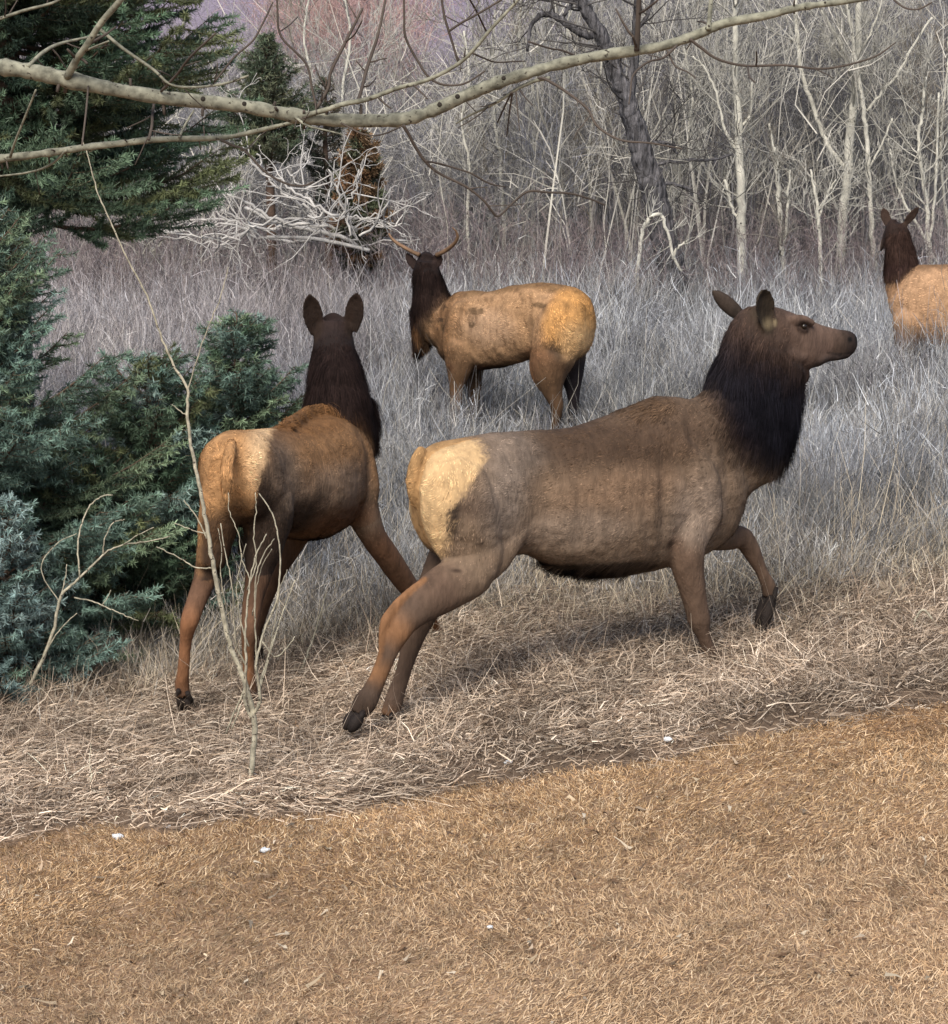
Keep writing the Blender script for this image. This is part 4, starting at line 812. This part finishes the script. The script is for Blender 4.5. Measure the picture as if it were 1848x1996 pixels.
# --- the near tree whose limbs cross the top of the picture
def near_tree():
    Y = 8.2; W = lambda p, y=Y: at(p[0], p[1], y)
    x0 = at(-760, 600, Y + .1)[0]; z0 = float(gz(x0, Y + .1)); root = thing('aspen_tree', (x0, Y + .1, z0), 'near pale aspen whose long mottled limbs sweep across the top of the picture', 'tree')
    P = np.array([[x0, Y + .1, z0 - .1], [x0 + .03, Y + .1, 1.5], [x0, Y + .1, 3.0], [x0 + .05, Y + .1, 4.5], [x0, Y + .1, 6.5]]); Q = crom(np.c_[P, A(.16, .13, .12, .09, .05)], 5)
    V, Fs = tubes(Q[None, :, :3], Q[None, :, 3], 14, True); mk('trunk', V, Fs, M['bark_branch'], root, smooth=True)
    def limb(name, pts, parent, y=Y, m='bark_branch', wob=0, knob=False):
        P, R = traced(pts, y, 6, wob)
        if knob: R = R * (1 + .07 * RNG.normal(size=len(R)))
        V, Fs = tubes(P[None], R[None], 12 if R.max() > .01 else 6, True); return mk(name, V, Fs, M[m], parent, smooth=True), P, R
    m1, P1, R1 = limb('branch', [(-760, 60, 24), (-350, 100, 21), (-60, 124, 17), (0, 130, 16.5), (64, 140, 15.5), (131, 155, 15), (222, 174, 14), (318, 190, 13.5), (397, 198, 13.5), (477, 207, 13), (556, 222, 13), (636, 233, 13), (734, 235, 13), (791, 231, 13), (841, 216, 12.5), (892, 193, 12.5), (959, 165, 12.5), (1027, 143, 11.5), (1094, 124, 11), (1178, 107, 11), (1285, 91, 10), (1359, 67, 9.5), (1413, 45, 9), (1494, 30, 8), (1561, 14, 7), (1663, 0, 6), (1800, -25, 5)], root, knob=True)
    m2, P2, R2 = limb('branch', [(-740, 330, 15), (-300, 330, 11), (-50, 316, 8.5), (0, 309, 8), (79, 300, 7.5), (167, 287, 7), (238, 279, 6.5), (302, 272, 6), (377, 270, 5.5), (437, 268, 5), (497, 256, 4.5), (564, 240, 3.5), (600, 232, 2)], root, Y + .12, knob=True)
    dk = 'bark_twig'; pl = 'bark_branch'
    tw = [(m1, pl, [(131, 150, 8), (150, 115, 7), (167, 91, 6.5), (199, 42, 6), (235, 0, 6), (270, -50, 5)]), (m1, pl, [(196, 58, 3.5), (238, 93, 3.2), (298, 135, 3), (330, 163, 2.5), (373, 170, 2.5), (437, 163, 2.5), (485, 147, 2)]), (m1, pl, [(54, 130, 4), (80, 105, 3.8), (111, 87, 3.4), (159, 75, 2.6), (195, 68, 2)]),
          (m1, pl, [(154, 105, 2.5), (180, 93, 2.2), (212, 80, 1.8)]), (m1, pl, [(-60, 55, 4), (0, 36, 3.2), (48, 20, 3), (111, 2, 2.5), (150, -30, 2)]), (m1, dk, [(314, 178, 3), (345, 145, 2.7), (370, 112, 2.4), (421, 64, 1.8)]),
          (m1, dk, [(418, 160, 2), (457, 111, 2), (493, 79, 2), (515, 40, 1.8), (532, 4, 1.5)]), (m1, dk, [(540, -30, 2), (541, 20, 2), (548, 71, 2.2), (596, 123, 2.4), (608, 171, 2.4), (616, 206, 2.6)]), (m1, dk, [(617, 212, 3.5), (640, 170, 3.5), (645, 140, 3.2), (675, 79, 3), (707, 16, 2.2)]),
          (m1, dk, [(675, 81, 1.8), (692, 66, 1.6), (706, 40, 1.4)]), (m1, dk, [(697, 201, 4), (706, 170, 3.6), (716, 131, 3.5), (737, 67, 3), (751, 0, 2.6), (756, -40, 2)]), (m1, dk, [(548, 60, 1.6), (565, 48, 1.4), (580, 33, 1.2)]),
          (m1, pl, [(590, 226, 5), (628, 216, 5), (673, 202, 5), (717, 193, 4.8), (774, 172, 4.4), (835, 155, 4), (892, 125, 3.8), (926, 94, 3.6), (959, 54, 3.4), (1003, 7, 3), (1030, -30, 2.5)]), (m1, dk, [(787, -20, 2), (788, 30, 2.2), (791, 74, 2.4), (818, 125, 2.3), (838, 152, 2.3), (865, 165, 2.2), (905, 163, 2), (946, 138, 1.6)]),
          (m1, dk, [(858, -20, 2), (866, 30, 2.4), (875, 61, 2.6), (884, 90, 2.4), (893, 120, 2.6)]), (m1, dk, [(875, 61, 2.4), (900, 44, 2.4), (926, 30, 2.2), (976, 0, 2), (1010, -25, 2)]), (m1, dk, [(910, -10, 1.8), (928, 20, 1.8), (940, 45, 1.8), (950, 65, 1.8)]),
          (m1, dk, [(922, 104, 2), (945, 114, 1.8), (966, 121, 1.8), (1000, 120, 1.6), (1023, 119, 1.4)]), (m1, dk, [(1030, 81, 2), (1071, 94, 2), (1095, 98, 2), (1121, 108, 2)]), (m1, dk, [(786, 244, 3.4), (797, 262, 3.2), (808, 283, 3), (828, 313, 3.2), (855, 337, 2.6), (909, 364, 2.6), (943, 391, 2.4), (958, 410, 2.4), (972, 421, 2.2), (1000, 395, 2.2), (1030, 373, 2.4), (1070, 375, 2.2), (1111, 377, 2.1), (1151, 388, 1.9), (1180, 400, 1.5)]),
          (m1, dk, [(829, 314, 2.2), (852, 318, 2.1), (875, 324, 2), (916, 337, 2), (953, 357, 1.8), (987, 365, 1.3)]), (m1, pl, [(1072, 152, 4), (1045, 157, 3.6), (1010, 172, 3.4), (975, 195, 3), (943, 212, 2.6), (915, 225, 2), (889, 241, 1.4)]),
          (m1, dk, [(1050, 152, 3), (1065, 155, 2.8), (1104, 179, 2.8), (1145, 212, 2.6), (1162, 243, 2.5), (1190, 264, 2.2), (1220, 275, 2), (1270, 279, 1.8), (1330, 290, 1.3)]), (m1, dk, [(997, 180, 2), (985, 205, 1.8), (970, 238, 1.4)]), (m1, dk, [(999, 180, 2), (993, 220, 1.7), (988, 266, 1.3)]), (m1, dk, [(1006, 178, 1.8), (1009, 215, 1.5), (1013, 255, 1.2)]),
          (m1, dk, [(1013, 174, 1.8), (1024, 190, 1.6), (1038, 205, 1.2)]), (m1, dk, [(1345, 76, 3.2), (1365, 92, 3), (1399, 115, 2.8), (1453, 128, 2.7), (1528, 127, 2.6), (1595, 134, 2.4), (1640, 129, 2.3), (1673, 121, 2.1), (1710, 108, 1.8), (1747, 82, 1.2)]), (m1, dk, [(1458, 130, 2), (1461, 149, 2), (1471, 160, 1.6)]), (m1, dk, [(1474, 128, 1.6), (1475, 112, 1.6), (1474, 100, 1.4)]),
          (m1, dk, [(1320, 88, 2.6), (1294, 112, 2.4), (1265, 120, 2.2), (1244, 135, 2.2), (1232, 152, 2), (1229, 180, 1.8), (1226, 203, 1.4)]), (m1, pl, [(1381, 58, 5), (1383, 35, 5), (1386, 0, 4.6), (1388, -40, 4)]), (m1, dk, [(1241, 98, 6), (1243, 60, 5.6), (1245, 10, 5.4), (1246, -40, 5)]), (m1, dk, [(1730, -14, 2), (1750, 6, 2), (1770, 17, 2), (1793, 17, 1.8), (1817, 4, 1.4)]),
          (m1, dk, [(1300, 97, 2), (1316, 128, 1.8), (1340, 140, 1.6), (1356, 152, 1.4)]), (m2, dk, [(300, 203, 3), (297, 225, 3), (296, 246, 3), (290, 272, 3)]), (m2, dk, [(429, 272, 2.8), (455, 284, 2.5), (477, 293, 2.4), (516, 334, 2.2), (556, 357, 2), (590, 362, 1.8), (612, 354, 1.4)]), (m2, pl, [(349, 268, 2.6), (360, 245, 2.4), (378, 215, 2)]), (m2, pl, [(470, 293, 2.2), (490, 284, 2.2), (508, 262, 1.8)]),
          (m2, pl, [(20, 306, 3), (30, 275, 2.6), (50, 225, 2.2), (70, 175, 2)]), (m2, pl, [(130, 292, 2.6), (100, 320, 2.4), (60, 335, 2.2), (0, 343, 2), (-50, 345, 2)]), (m1, dk, [(172, 168, 2), (168, 215, 2), (160, 283, 1.8)]), (m1, pl, [(575, 228, 3), (600, 245, 2.2), (640, 255, 1.8), (668, 262, 1.2)]), (m1, dk, [(665, 240, 2), (710, 262, 1.8), (745, 262, 1.6), (786, 245, 1.6)])]
    st = {}
    for par, m, pts in tw:
        y = Y + (.12 if par is m2 else 0) - .02; lo = random.uniform(-.25, .25)
        ys = [y + lo * i / (len(pts) - 1) for i in range(len(pts))] if pts[0][1] > -15 and pts[0][0] > 0 else [y] * len(pts)
        o, P, R = limb('twig' , pts, par, ys, m)
        for _ in range(2 + len(pts) // 3):                 # short spurs and buds
            i = random.randrange(1, len(P) - 1); ax = Vector(P[i + 1] - P[i]).normalized(); d = (ax * .6 + perp(ax) * .9).normalized()
            grow(st, P[i], d, random.uniform(.02, .12), max(.0018, float(R[i]) * .55), 2, 2, .3, .03, 2, .8, .5, 4, .6)
    for P, R in ((P1, R1), (P2, R2)):
        for _ in range(16):
            i = random.randrange(12, len(P) - 2); ax = Vector(P[i + 1] - P[i]).normalized(); d = perp(ax)
            grow(st, P[i] , d, float(R[i]) + random.uniform(.01, .03), float(R[i]) * .28, 2, 2, .2, .0, 2, .6, .4, 4, .8)
    for lv, L in st.items():
        for a_, r_ in L[:0]: pass
    SP = sorted([x for L in st.values() for x in L], key=lambda x: -x[1][0])
    for a_, r_ in SP[:90]:
        V, Fs = tubes(np.array([[tuple(v) for v in a_]]), np.maximum(np.array([r_]), .0013), 5, True); mk('spur', V, Fs, M['bark_twig'], root)
    scm = mat('scar', (.03, .025, .02), .95, bump=.003)
    for px, py in ((403, 190), (474, 200), (984, 150), (891, 190), (862, 208), (1605, 12), (1377, 60)):     # dark branch scars
        c = at(px, py + 3, Y); i = np.argmin(np.linalg.norm(P1 - c, axis=1)); c = P1[i]; r = R1[i]; ax = unit(P1[i + 1] - P1[i - 1]); tb = unit(A(0, -1, 0) + A(0, 0, .5))
        V, Fs = tubes(np.array([[c + tb * r * .8, c + tb * r * 1.12, c + tb * r * 1.16]]), A(r * .45, r * .34, r * .1)[None], 9, True); mk('branch_scar', V, Fs, scm, m1, smooth=True)
near_tree()

# --- saplings in the matted grass
def sapling(name, label, cat, base, lines, barkm='bark_sapling', Yb=None, spread=0, group=None):
    g = G(*base); Y = g[1]; root = thing(name, g, label, cat, group); first = True; b = Bag()
    for l in lines:
        m = barkm
        dy = RNG.uniform(-.12, .12) if not first else 0; n = len(l); ys = [Y + dy * min(1, i / 3) for i in range(n)]
        P, R = traced(l, ys, 6, .0015); R = R * .82
        if first: P = np.vstack([g - A(0, 0, .04), P]); R = np.r_[R[0], R]
        V, Fs = tubes(P[None], R[None], 8 if first else 5, True)
        if first: mk('trunk', V, Fs, M[m], root, smooth=True); first = False
        else: b.add(V, Fs)
    b.out('twigs', M[m], root, smooth=True)
sapling('aspen_sapling', 'thin pale sapling with a spray of upright shoots in front of the left elk', 'sapling', (485, 1552), [
    [(486, 1545, 7), (492, 1480, 7), (497, 1427, 7), (492, 1385, 7), (472, 1315, 6.5), (450, 1262, 6), (433, 1191, 6), (416, 1105, 5.5), (403, 1024, 5), (390, 955, 4.6), (373, 869, 4.2), (365, 805, 3.8), (366, 758, 3.4), (343, 719, 3), (317, 663, 2.6), (286, 576, 2.3), (246, 500, 2), (214, 429, 1.8), (191, 377, 1.6), (175, 318, 1.4), (160, 270, 1.1)],
    [(366, 762, 1.8), (384, 700, 1.6), (405, 640, 1.5), (430, 580, 1.4), (445, 520, 1)], [(365, 810, 1.6), (350, 800, 1.4), (335, 788, 1)], [(403, 1050, 2), (385, 1010, 1.8), (358, 975, 1.3)], [(414, 1108, 2), (380, 1105, 1.8), (345, 1085, 1.6), (305, 1066, 1.2)], [(405, 1040, 1.6), (380, 1035, 1.4), (340, 1020, 1)],
    [(490, 1400, 5), (478, 1370, 4.5), (478, 1330, 4), (480, 1290, 3.5), (478, 1240, 3), (482, 1180, 2.6), (488, 1130, 2.2), (500, 1080, 1.8), (520, 1040, 1.4)], [(494, 1395, 5), (506, 1370, 4.5), (504, 1330, 4), (500, 1290, 3.4), (515, 1230, 3), (540, 1170, 2.6), (546, 1110, 2.2), (542, 1050, 2), (530, 1000, 1.8), (505, 962, 1.3)],
    [(505, 1340, 3), (520, 1290, 2.6), (536, 1240, 2.2), (556, 1180, 1.8), (575, 1130, 1.3)], [(500, 1300, 2.6), (498, 1240, 2.2), (497, 1180, 2), (500, 1120, 1.8), (515, 1080, 1.5), (535, 1050, 1.1)], [(485, 1260, 2), (470, 1215, 1.8), (462, 1160, 1.6), (466, 1110, 1.3), (480, 1060, 1)],
    [(480, 1300, 2.4), (462, 1260, 2), (455, 1200, 1.8), (452, 1140, 1.6), (440, 1080, 1.5), (430, 1020, 1.3)], [(482, 1150, 2), (500, 1100, 1.8), (495, 1040, 1.6), (500, 990, 1.3), (498, 960, 1)], [(488, 1130, 1.6), (472, 1090, 1.4), (465, 1040, 1.2), (448, 1000, 1.1), (445, 960, 1)],
    [(510, 1250, 2), (535, 1280, 1.6), (560, 1262, 1.4), (575, 1240, 1)], [(478, 1340, 3), (452, 1400, 2.6), (440, 1430, 2.4)], [(470, 1375, 2.4), (452, 1420, 2)], [(505, 1345, 2), (520, 1300, 1.8), (535, 1220, 1.5), (545, 1150, 1.2), (560, 1110, 1)], [(492, 1200, 1.6), (500, 1150, 1.4), (512, 1100, 1.2), (530, 1070, 1)], [(440, 1180, 1.4), (430, 1120, 1.3), (432, 1070, 1.2), (425, 1030, 1)]])
sapling('aspen_sapling', 'leaning bare sapling with forked twigs in front of the blue spruce', 'sapling', (36, 1378), [
    [(38, 1372, 5), (73, 1307, 4.6), (103, 1234, 4.2), (118, 1165, 3.8), (140, 1140, 3.2), (170, 1112, 2.8), (206, 1078, 2.2), (240, 1062, 1.8), (290, 1055, 1.5), (332, 1045, 1)],
    [(155, 1125, 2.4), (152, 1060, 2.2), (160, 1020, 2), (176, 985, 1.8), (200, 967, 1.6), (220, 965, 1.2)], [(200, 1085, 1.8), (205, 1050, 1.6), (220, 1020, 1.4), (243, 1012, 1)], [(145, 1165, 2), (180, 1172, 1.8), (210, 1185, 1.6), (240, 1198, 1.4), (270, 1210, 1)], [(118, 1165, 1.8), (128, 1125, 1.6), (130, 1100, 1.2)], [(116, 1175, 1.8), (80, 1110, 1.4), (110, 1060, 1.2), (150, 1040, 1)],
    [(60, 1330, 2), (85, 1280, 1.8), (115, 1230, 1.5), (150, 1195, 1.1)], [(200, 1180, 1.2), (212, 1160, 1.1), (216, 1150, .9)], [(240, 1062, 1.5), (265, 1045, 1.3), (300, 1028, 1)]])
sapling('twig_shoot', 'single pale shoot standing right of the left elk legs', 'sapling', (578, 1330), [[(578, 1325, 2.4), (595, 1285, 2.2), (610, 1245, 2), (622, 1205, 1.7), (636, 1155, 1.3)], [(622, 1205, 1.1), (640, 1180, .9), (655, 1170, .8)]])
sapling('dead_stalk', 'broken pale stalk bent over in the grass at the right edge', 'stalk', (1782, 1250), [[(1784, 1246, 2.2), (1782, 1215, 2.2), (1796, 1190, 2.4), (1812, 1200, 2.6), (1835, 1232, 2.4), (1850, 1250, 2)], [(1796, 1190, 1.4), (1788, 1205, 1.2)]])
# ------------------------------------------------------------------ grass
def pxof(x, y, z): # only used to shade meadow patches by where they lie on the ground
    return x
HF = np.array([G(*q)[:2] for q in ((1397, 1300), (744, 1434), (690, 1428), (369, 1410), (504, 1386))])
def clear(P, rng, r=.13, f=.75):
    d = np.min(np.hypot(P[:, None, 0] - HF[None, :, 0], P[:, None, 1] + .05 - HF[None, :, 1]), 1); return (d > r) | (rng.random(len(P)) > f)
def lawn():
    n = 330000; rng = np.random.default_rng(31); y = rng.uniform(9.4, 15.6, n) ; x = rng.uniform(-1, 1, n) * (y * .17 + .75)
    P = np.c_[x, y, 0 * x]; k = y < LAWN(x) + .10 * noise(P, 3.5, 3) + .05 + rng.normal(0, .05, n); P = P[k]; n = len(P); P[:, 2] = gz(P[:, 0], P[:, 1]) + .010 * noise(np.c_[P[:, :2], 0 * P[:, 0]], 9, 1)
    fl = np.c_[noise(P, 2.5, 11), noise(P, 2.5, 12), 0 * P[:, 0]] * .9; D = unit(fl + rng.normal(0, .7, (n, 3)) * A(1, 1, 0) + A(.2, 0, .75) * rng.uniform(.5, 1.6, (n, 1)))
    c = lerpcols([(.42, .275, .145), (.29, .18, .09), (.54, .385, .225), (.15, .09, .05), (.68, .53, .36), (.38, .235, .12)], n, rng, .15)
    Q = P * A(1, 1, 0); m = noise(Q, 1.5, 14, 4)[:, None]; c = c * (1 + .36 * m); m2 = sstep(.1, .7, noise(Q, .9, 17, 3))[:, None]; c = c * (1 - .35 * m2) + A(.60, .47, .345) * .35 * m2; m3 = sstep(.05, .6, noise(Q * A(.6, 1.4, 1), 1.3, 33, 3))[:, None]; c = c * (1 - m3 * A(.22, .30, .38)); m4 = (sstep(12.3, 10.6, P[:, 1] - .15 * P[:, 0]))[:, None]; c = c * (1 - .25 * m4) + A(.56, .43, .31) * .25 * m4
    dkp = sstep(.45, .8, noise(Q, 16, 21, 2) + .25 * noise(Q, 2, 22))[:, None]; c = c * (1 - .35 * dkp)
    V, Fq, C = blades(P, D, rng.uniform(.014, .045, n) , rng.uniform(.0028, .0055, n), rng.normal(0, .3, (n, 3)) + A(0, 0, -.3), c, K=2, wtaper=.3, rng=rng)
    mk('lawn_grass', V, Fq, M['blade'], col=C, kind='stuff', label='short tan dry lawn in the foreground', category='grass')
lawn()
def litter():
    rng = np.random.default_rng(37); n = 900; y = rng.uniform(9.6, 17, n); x = rng.uniform(-1, 1, n) * (y * .17 + .5); P = np.c_[x, y, gz(x, y) + .022 + .03 * (y > LAWN(x))]
    a = rng.uniform(0, 6.28, n); D = unit(np.c_[np.cos(a), np.sin(a), rng.normal(0, .25, n)]); c = lerpcols([(.14, .08, .045), (.22, .13, .07), (.42, .33, .22), (.09, .06, .04), (.55, .47, .36)], n, rng, .2)
    V, Fq, C = blades(P, D, rng.uniform(.02, .055, n), rng.uniform(.010, .026, n), rng.normal(0, .5, (n, 3)), c, K=4, facing=unit(rng.normal(0, .35, (n, 3)) + A(0, 0, 1)), curl=rng.normal(0, .08, (n, 3)), wtaper=.2, rng=rng)
    mk('leaf_litter', V, Fq, M['blade'], col=C, kind='stuff', label='scattered dead leaf bits on lawn and matted grass', category='leaves')
litter()
def matted():
    rng = np.random.default_rng(33); b = Bag()
    n = 150000; y = rng.uniform(11.6, 18.2, n); x = rng.uniform(-1, 1, n) * (y * .17 + .8); P = np.c_[x, y, 0 * x]
    lw = LAWN(x) + .10 * noise(P, 3.5, 3); tl = TALL(x) + .25 * noise(P, 3, 5)
    k = clear(P, rng) & (y > lw + rng.normal(.04, .07, n)) & (y < tl + .4 + rng.normal(0, .25, n)); P = P[k]; y = P[:, 1]; n = len(P); Q = P.copy()
    P[:, 2] = gz(P[:, 0], y) + .022 * noise(Q, 6, 2) + .055 * sstep(-.02, .22, y - lw[k]) + rng.uniform(-.01, .045, n)
    a = 1.6 * noise(Q, 1.3, 23) + .35 + rng.normal(0, .55, n); D = unit(np.c_[np.cos(a), np.sin(a) * .6, rng.normal(.10, .22, n)])
    c = lerpcols([(.50, .40, .31), (.36, .27, .20), (.70, .59, .47), (.17, .12, .085), (.40, .30, .21), (.56, .45, .34), (.08, .055, .04), (.12, .085, .06)], n, rng, .2)
    clump = noise(Q, 4, 25, 3)[:, None]; c = c * (1 + .32 * clump) * (1 + .25 * noise(Q, 1.2, 26)[:, None]); t = sstep(-.6, .5, y - TALL(P[:, 0]))[:, None]; c = c * (1 - t * .35)
    L = rng.uniform(.05, .20, n); V, Fq, C = blades(P, D, L, rng.uniform(.0035, .0075, n), rng.normal(0, .35, (n, 3)) * A(1, 1, .35) + A(0, 0, -.22), c, K=5, curl=rng.normal(0, .15, (n, 3)) * A(1, 1, .6), wtaper=.25, rng=rng); b.add(V, Fq, C)
    # upright wisps
    m = 16000; i = rng.integers(0, n, m); up = np.clip((P[i, 1] - LAWN(P[i, 0])) / 2.2, 0, 1); D = unit(np.c_[rng.normal(.15, .55, m), rng.normal(0, .5, m), np.full(m, .9)])
    V, Fq, C = blades(P[i] - A(0, 0, .03), D, rng.uniform(.05, .12, m) + .14 * up * rng.random(m), rng.uniform(.003, .0055, m), rng.normal(0, .6, (m, 3)) + A(0, 0, -.3), c[i] * 1.12, K=5, curl=rng.normal(0, .08, (m, 3)), wtaper=.2, rng=rng); b.add(V, Fq, C)
    b.out('matted_grass', M['blade'], kind='stuff', label='matted pale dead grass under the two near elk', category='grass')
matted()
def tall():
    rng = np.random.default_rng(35); b = Bag()
    bull = lambda x, y: sstep(1.2, .8, np.abs(CX + F * x / y - 1045) / 120) * sstep(18.5, 19.6, y) * sstep(23.9, 23.3, y)
    # brush mounds: many fine stems fanning out of one root
    nc = 2300; y = 15.0 + 20.6 * rng.random(nc) ** 1.1; x = rng.uniform(-1, 1, nc) * (y * .17 + .9); Cn = np.c_[x, y, 0 * x]; tl = TALL(x) + .2 * noise(Cn, 3, 5)
    k = y > tl + .45; Cn = Cn[k]; tl = tl[k]; nc = len(Cn); R = rng.uniform(.20, .52, nc) * (1 + .25 * sstep(20, 30, Cn[:, 1])); Hc = (.30 + .25 * sstep(.2, 2.5, Cn[:, 1] - tl)) * rng.uniform(.65, 1.3, nc) * (1 + .30 * sstep(24, 28, Cn[:, 1])) * (1 - .5 * bull(Cn[:, 0], Cn[:, 1])) * (1 + .35 * sstep(3.2, 3.7, Cn[:, 0]) * sstep(21.5, 22.5, Cn[:, 1]) * sstep(27, 26, Cn[:, 1]))
    pal = [(.35, .37, .405), (.44, .46, .49), (.24, .25, .28), (.40, .375, .34), (.18, .175, .19), (.10, .095, .10), (.32, .32, .33), (.52, .52, .50)]
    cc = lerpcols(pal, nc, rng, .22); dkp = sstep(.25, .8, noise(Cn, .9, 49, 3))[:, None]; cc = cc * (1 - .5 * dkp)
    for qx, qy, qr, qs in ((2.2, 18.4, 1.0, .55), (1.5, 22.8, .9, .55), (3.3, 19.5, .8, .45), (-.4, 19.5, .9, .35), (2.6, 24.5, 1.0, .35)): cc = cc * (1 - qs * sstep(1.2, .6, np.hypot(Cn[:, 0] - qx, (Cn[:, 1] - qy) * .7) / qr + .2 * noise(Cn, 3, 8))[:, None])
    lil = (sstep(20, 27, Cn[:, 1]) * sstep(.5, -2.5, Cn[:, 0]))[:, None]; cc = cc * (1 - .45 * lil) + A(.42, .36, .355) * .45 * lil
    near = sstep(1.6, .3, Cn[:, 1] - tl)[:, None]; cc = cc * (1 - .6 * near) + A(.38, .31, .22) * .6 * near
    n = 330000; pr = R ** 2 * (Cn[:, 1] ** -1.0); ci = rng.choice(nc, n, p=pr / pr.sum()); r = np.sqrt(rng.random(n)); a = rng.uniform(0, 6.283, n); off = np.c_[np.cos(a), np.sin(a), 0 * a] * r[:, None]
    P = Cn[ci] + off * (R[ci] * .75)[:, None]; P[:, 2] = gz(P[:, 0], P[:, 1]) - .01; D = unit(off * .70 + rng.normal(0, .20, (n, 3)) + A(0, 0, 1)); H = Hc[ci] * (1 - .60 * r ** 2) * rng.uniform(.6, 1.15, n)
    c = cc[ci] * np.clip(1 + rng.normal(0, .36, (n, 1)), .25, 2.1); wd = rng.uniform(.0028, .0058, n) * (.6 + P[:, 1] / 30); be = rng.normal(0, .20, (n, 3)) - off * .2; cu = rng.normal(0, .06, (n, 3))
    c = c * .86; V, Fq, C = blades(P, D, H, wd, be, c * .7, tipcol=c * 1.25, K=4, curl=cu, wtaper=.3, rng=rng); b.add(V, Fq, C)  # silvery tips; stem bases coloured darker as painted shade
    m = 420000; i = rng.integers(0, n, m); t = rng.uniform(.35, .95, m); p = P[i] + D[i] * (H[i] * t)[:, None] + be[i] * (t ** 2 * H[i])[:, None]; d = unit(D[i] + unit(rng.normal(size=(m, 3))) * .8)
    V, Fq, C = blades(p, d, H[i] * rng.uniform(.12, .32, m), wd[i] * .8, rng.normal(0, .25, (m, 3)), c[i] * rng.uniform(.8, 1.35, (m, 1)), K=2, wtaper=.4, rng=rng); b.add(V, Fq, C)
    b.out('sagebrush', M['blade'], kind='stuff', label='silvery grey brush mounds covering the meadow', category='brush')
    # dry grass between and in front of the mounds
    b = Bag(); N = 170000; u = rng.random(N); y = 14.8 + 20.5 * u ** 1.35; x = rng.uniform(-1, 1, N) * (y * .17 + .9)
    P = np.c_[x, y, 0 * x]; tl = TALL(x) + .25 * noise(P, 3, 5); k = (y > tl + rng.normal(-.1, .25, N)) & ((y < tl + 2) | (rng.random(N) < .35)); P = P[k]; tl = tl[k]; n = len(P); Q = P.copy(); x, y = P[:, 0], P[:, 1]
    P[:, 2] = gz(x, y) - .01; e = sstep(0, 1.6, y - tl); H = (.16 + .16 * e + .30 * e * (rng.random(n) < .13)) * rng.uniform(.5, 1.3, n) * (1 - .3 * bull(x, y)); D = unit(np.c_[rng.normal(.08, .32, n), rng.normal(0, .3, n), np.ones(n)])
    near = sstep(3.5, .3, y - tl)[:, None]; g = lerpcols([(.27, .265, .26), (.17, .175, .19), (.42, .40, .36), (.09, .085, .085), (.56, .52, .43)], n, rng, .16)
    tanc = lerpcols([(.50, .42, .30), (.30, .24, .17), (.66, .57, .43), (.14, .11, .085)], n, rng, .16); mx = np.clip(near * .85 + .15, 0, 1) * (rng.random((n, 1)) < .85); c = g * (1 - mx) + tanc * mx
    wd = rng.uniform(.0032, .0062, n) * (.6 + y / 30); V, Fq, C = blades(P, D, H, wd, rng.normal(0, .35, (n, 3)) + A(0, 0, -.12), c * .85, tipcol=c * 1.15, K=4, curl=rng.normal(0, .05, (n, 3)), wtaper=.25, rng=rng); b.add(V, Fq, C)  # shade low in the grass painted as a darker base colour
    b.out('tall_grass', M['blade'], kind='stuff', label='dry grass between the grey brush mounds', category='grass')
tall()
# ------------------------------------------------------------------ small scraps
def scraps():
    L = [(628, 1463, 14, 'largest white scrap, lying in matted grass below the big elk hind hoof'), (990, 1505, 10, 'white scrap in the matted grass below the big elk belly'), (1301, 1461, 11, 'white scrap by the lawn edge below the big elk front hoof'),
         (516, 1660, 12, 'flat white scrap on the lawn below the sapling'), (955, 1809, 8, 'small white scrap alone in the middle of the lawn'), (230, 1634, 13, 'dull white scrap on the lawn edge at the left'), (332, 1615, 9, 'greyish white scrap right of the one on the left lawn edge')]
    for k, (px, py, r, lb) in enumerate(L):
        g = G(px, py + 3); R = .85 * r * g[1] / F; rng = np.random.default_rng(60 + k); nu, nv = 12, 8; V = []
        for j in range(nv):
            th = math.pi * j / (nv - 1)
            for i in range(nu):
                a = 2 * math.pi * i / nu; d = A(math.sin(th) * math.cos(a), math.sin(th) * math.sin(a) * .7, math.cos(th) * .55); V.append(d)
        V = np.array(V); V = V * (R * (1 + .45 * noise(V * 1.0, 4.5, k)))[:, None] + g + A(0, 0, R * .35 + (.05 if py < 1560 else .006)); i = np.arange(nu * nv).reshape(nv, nu); nx = np.roll(i, -1, 1)
        mk('white_scrap', V, np.stack([i[:-1], i[1:], nx[1:], nx[:-1]], -1).reshape(-1, 4), M['white'], smooth=True, label=lb, category='scrap', group='white scraps in the grass')
scraps()
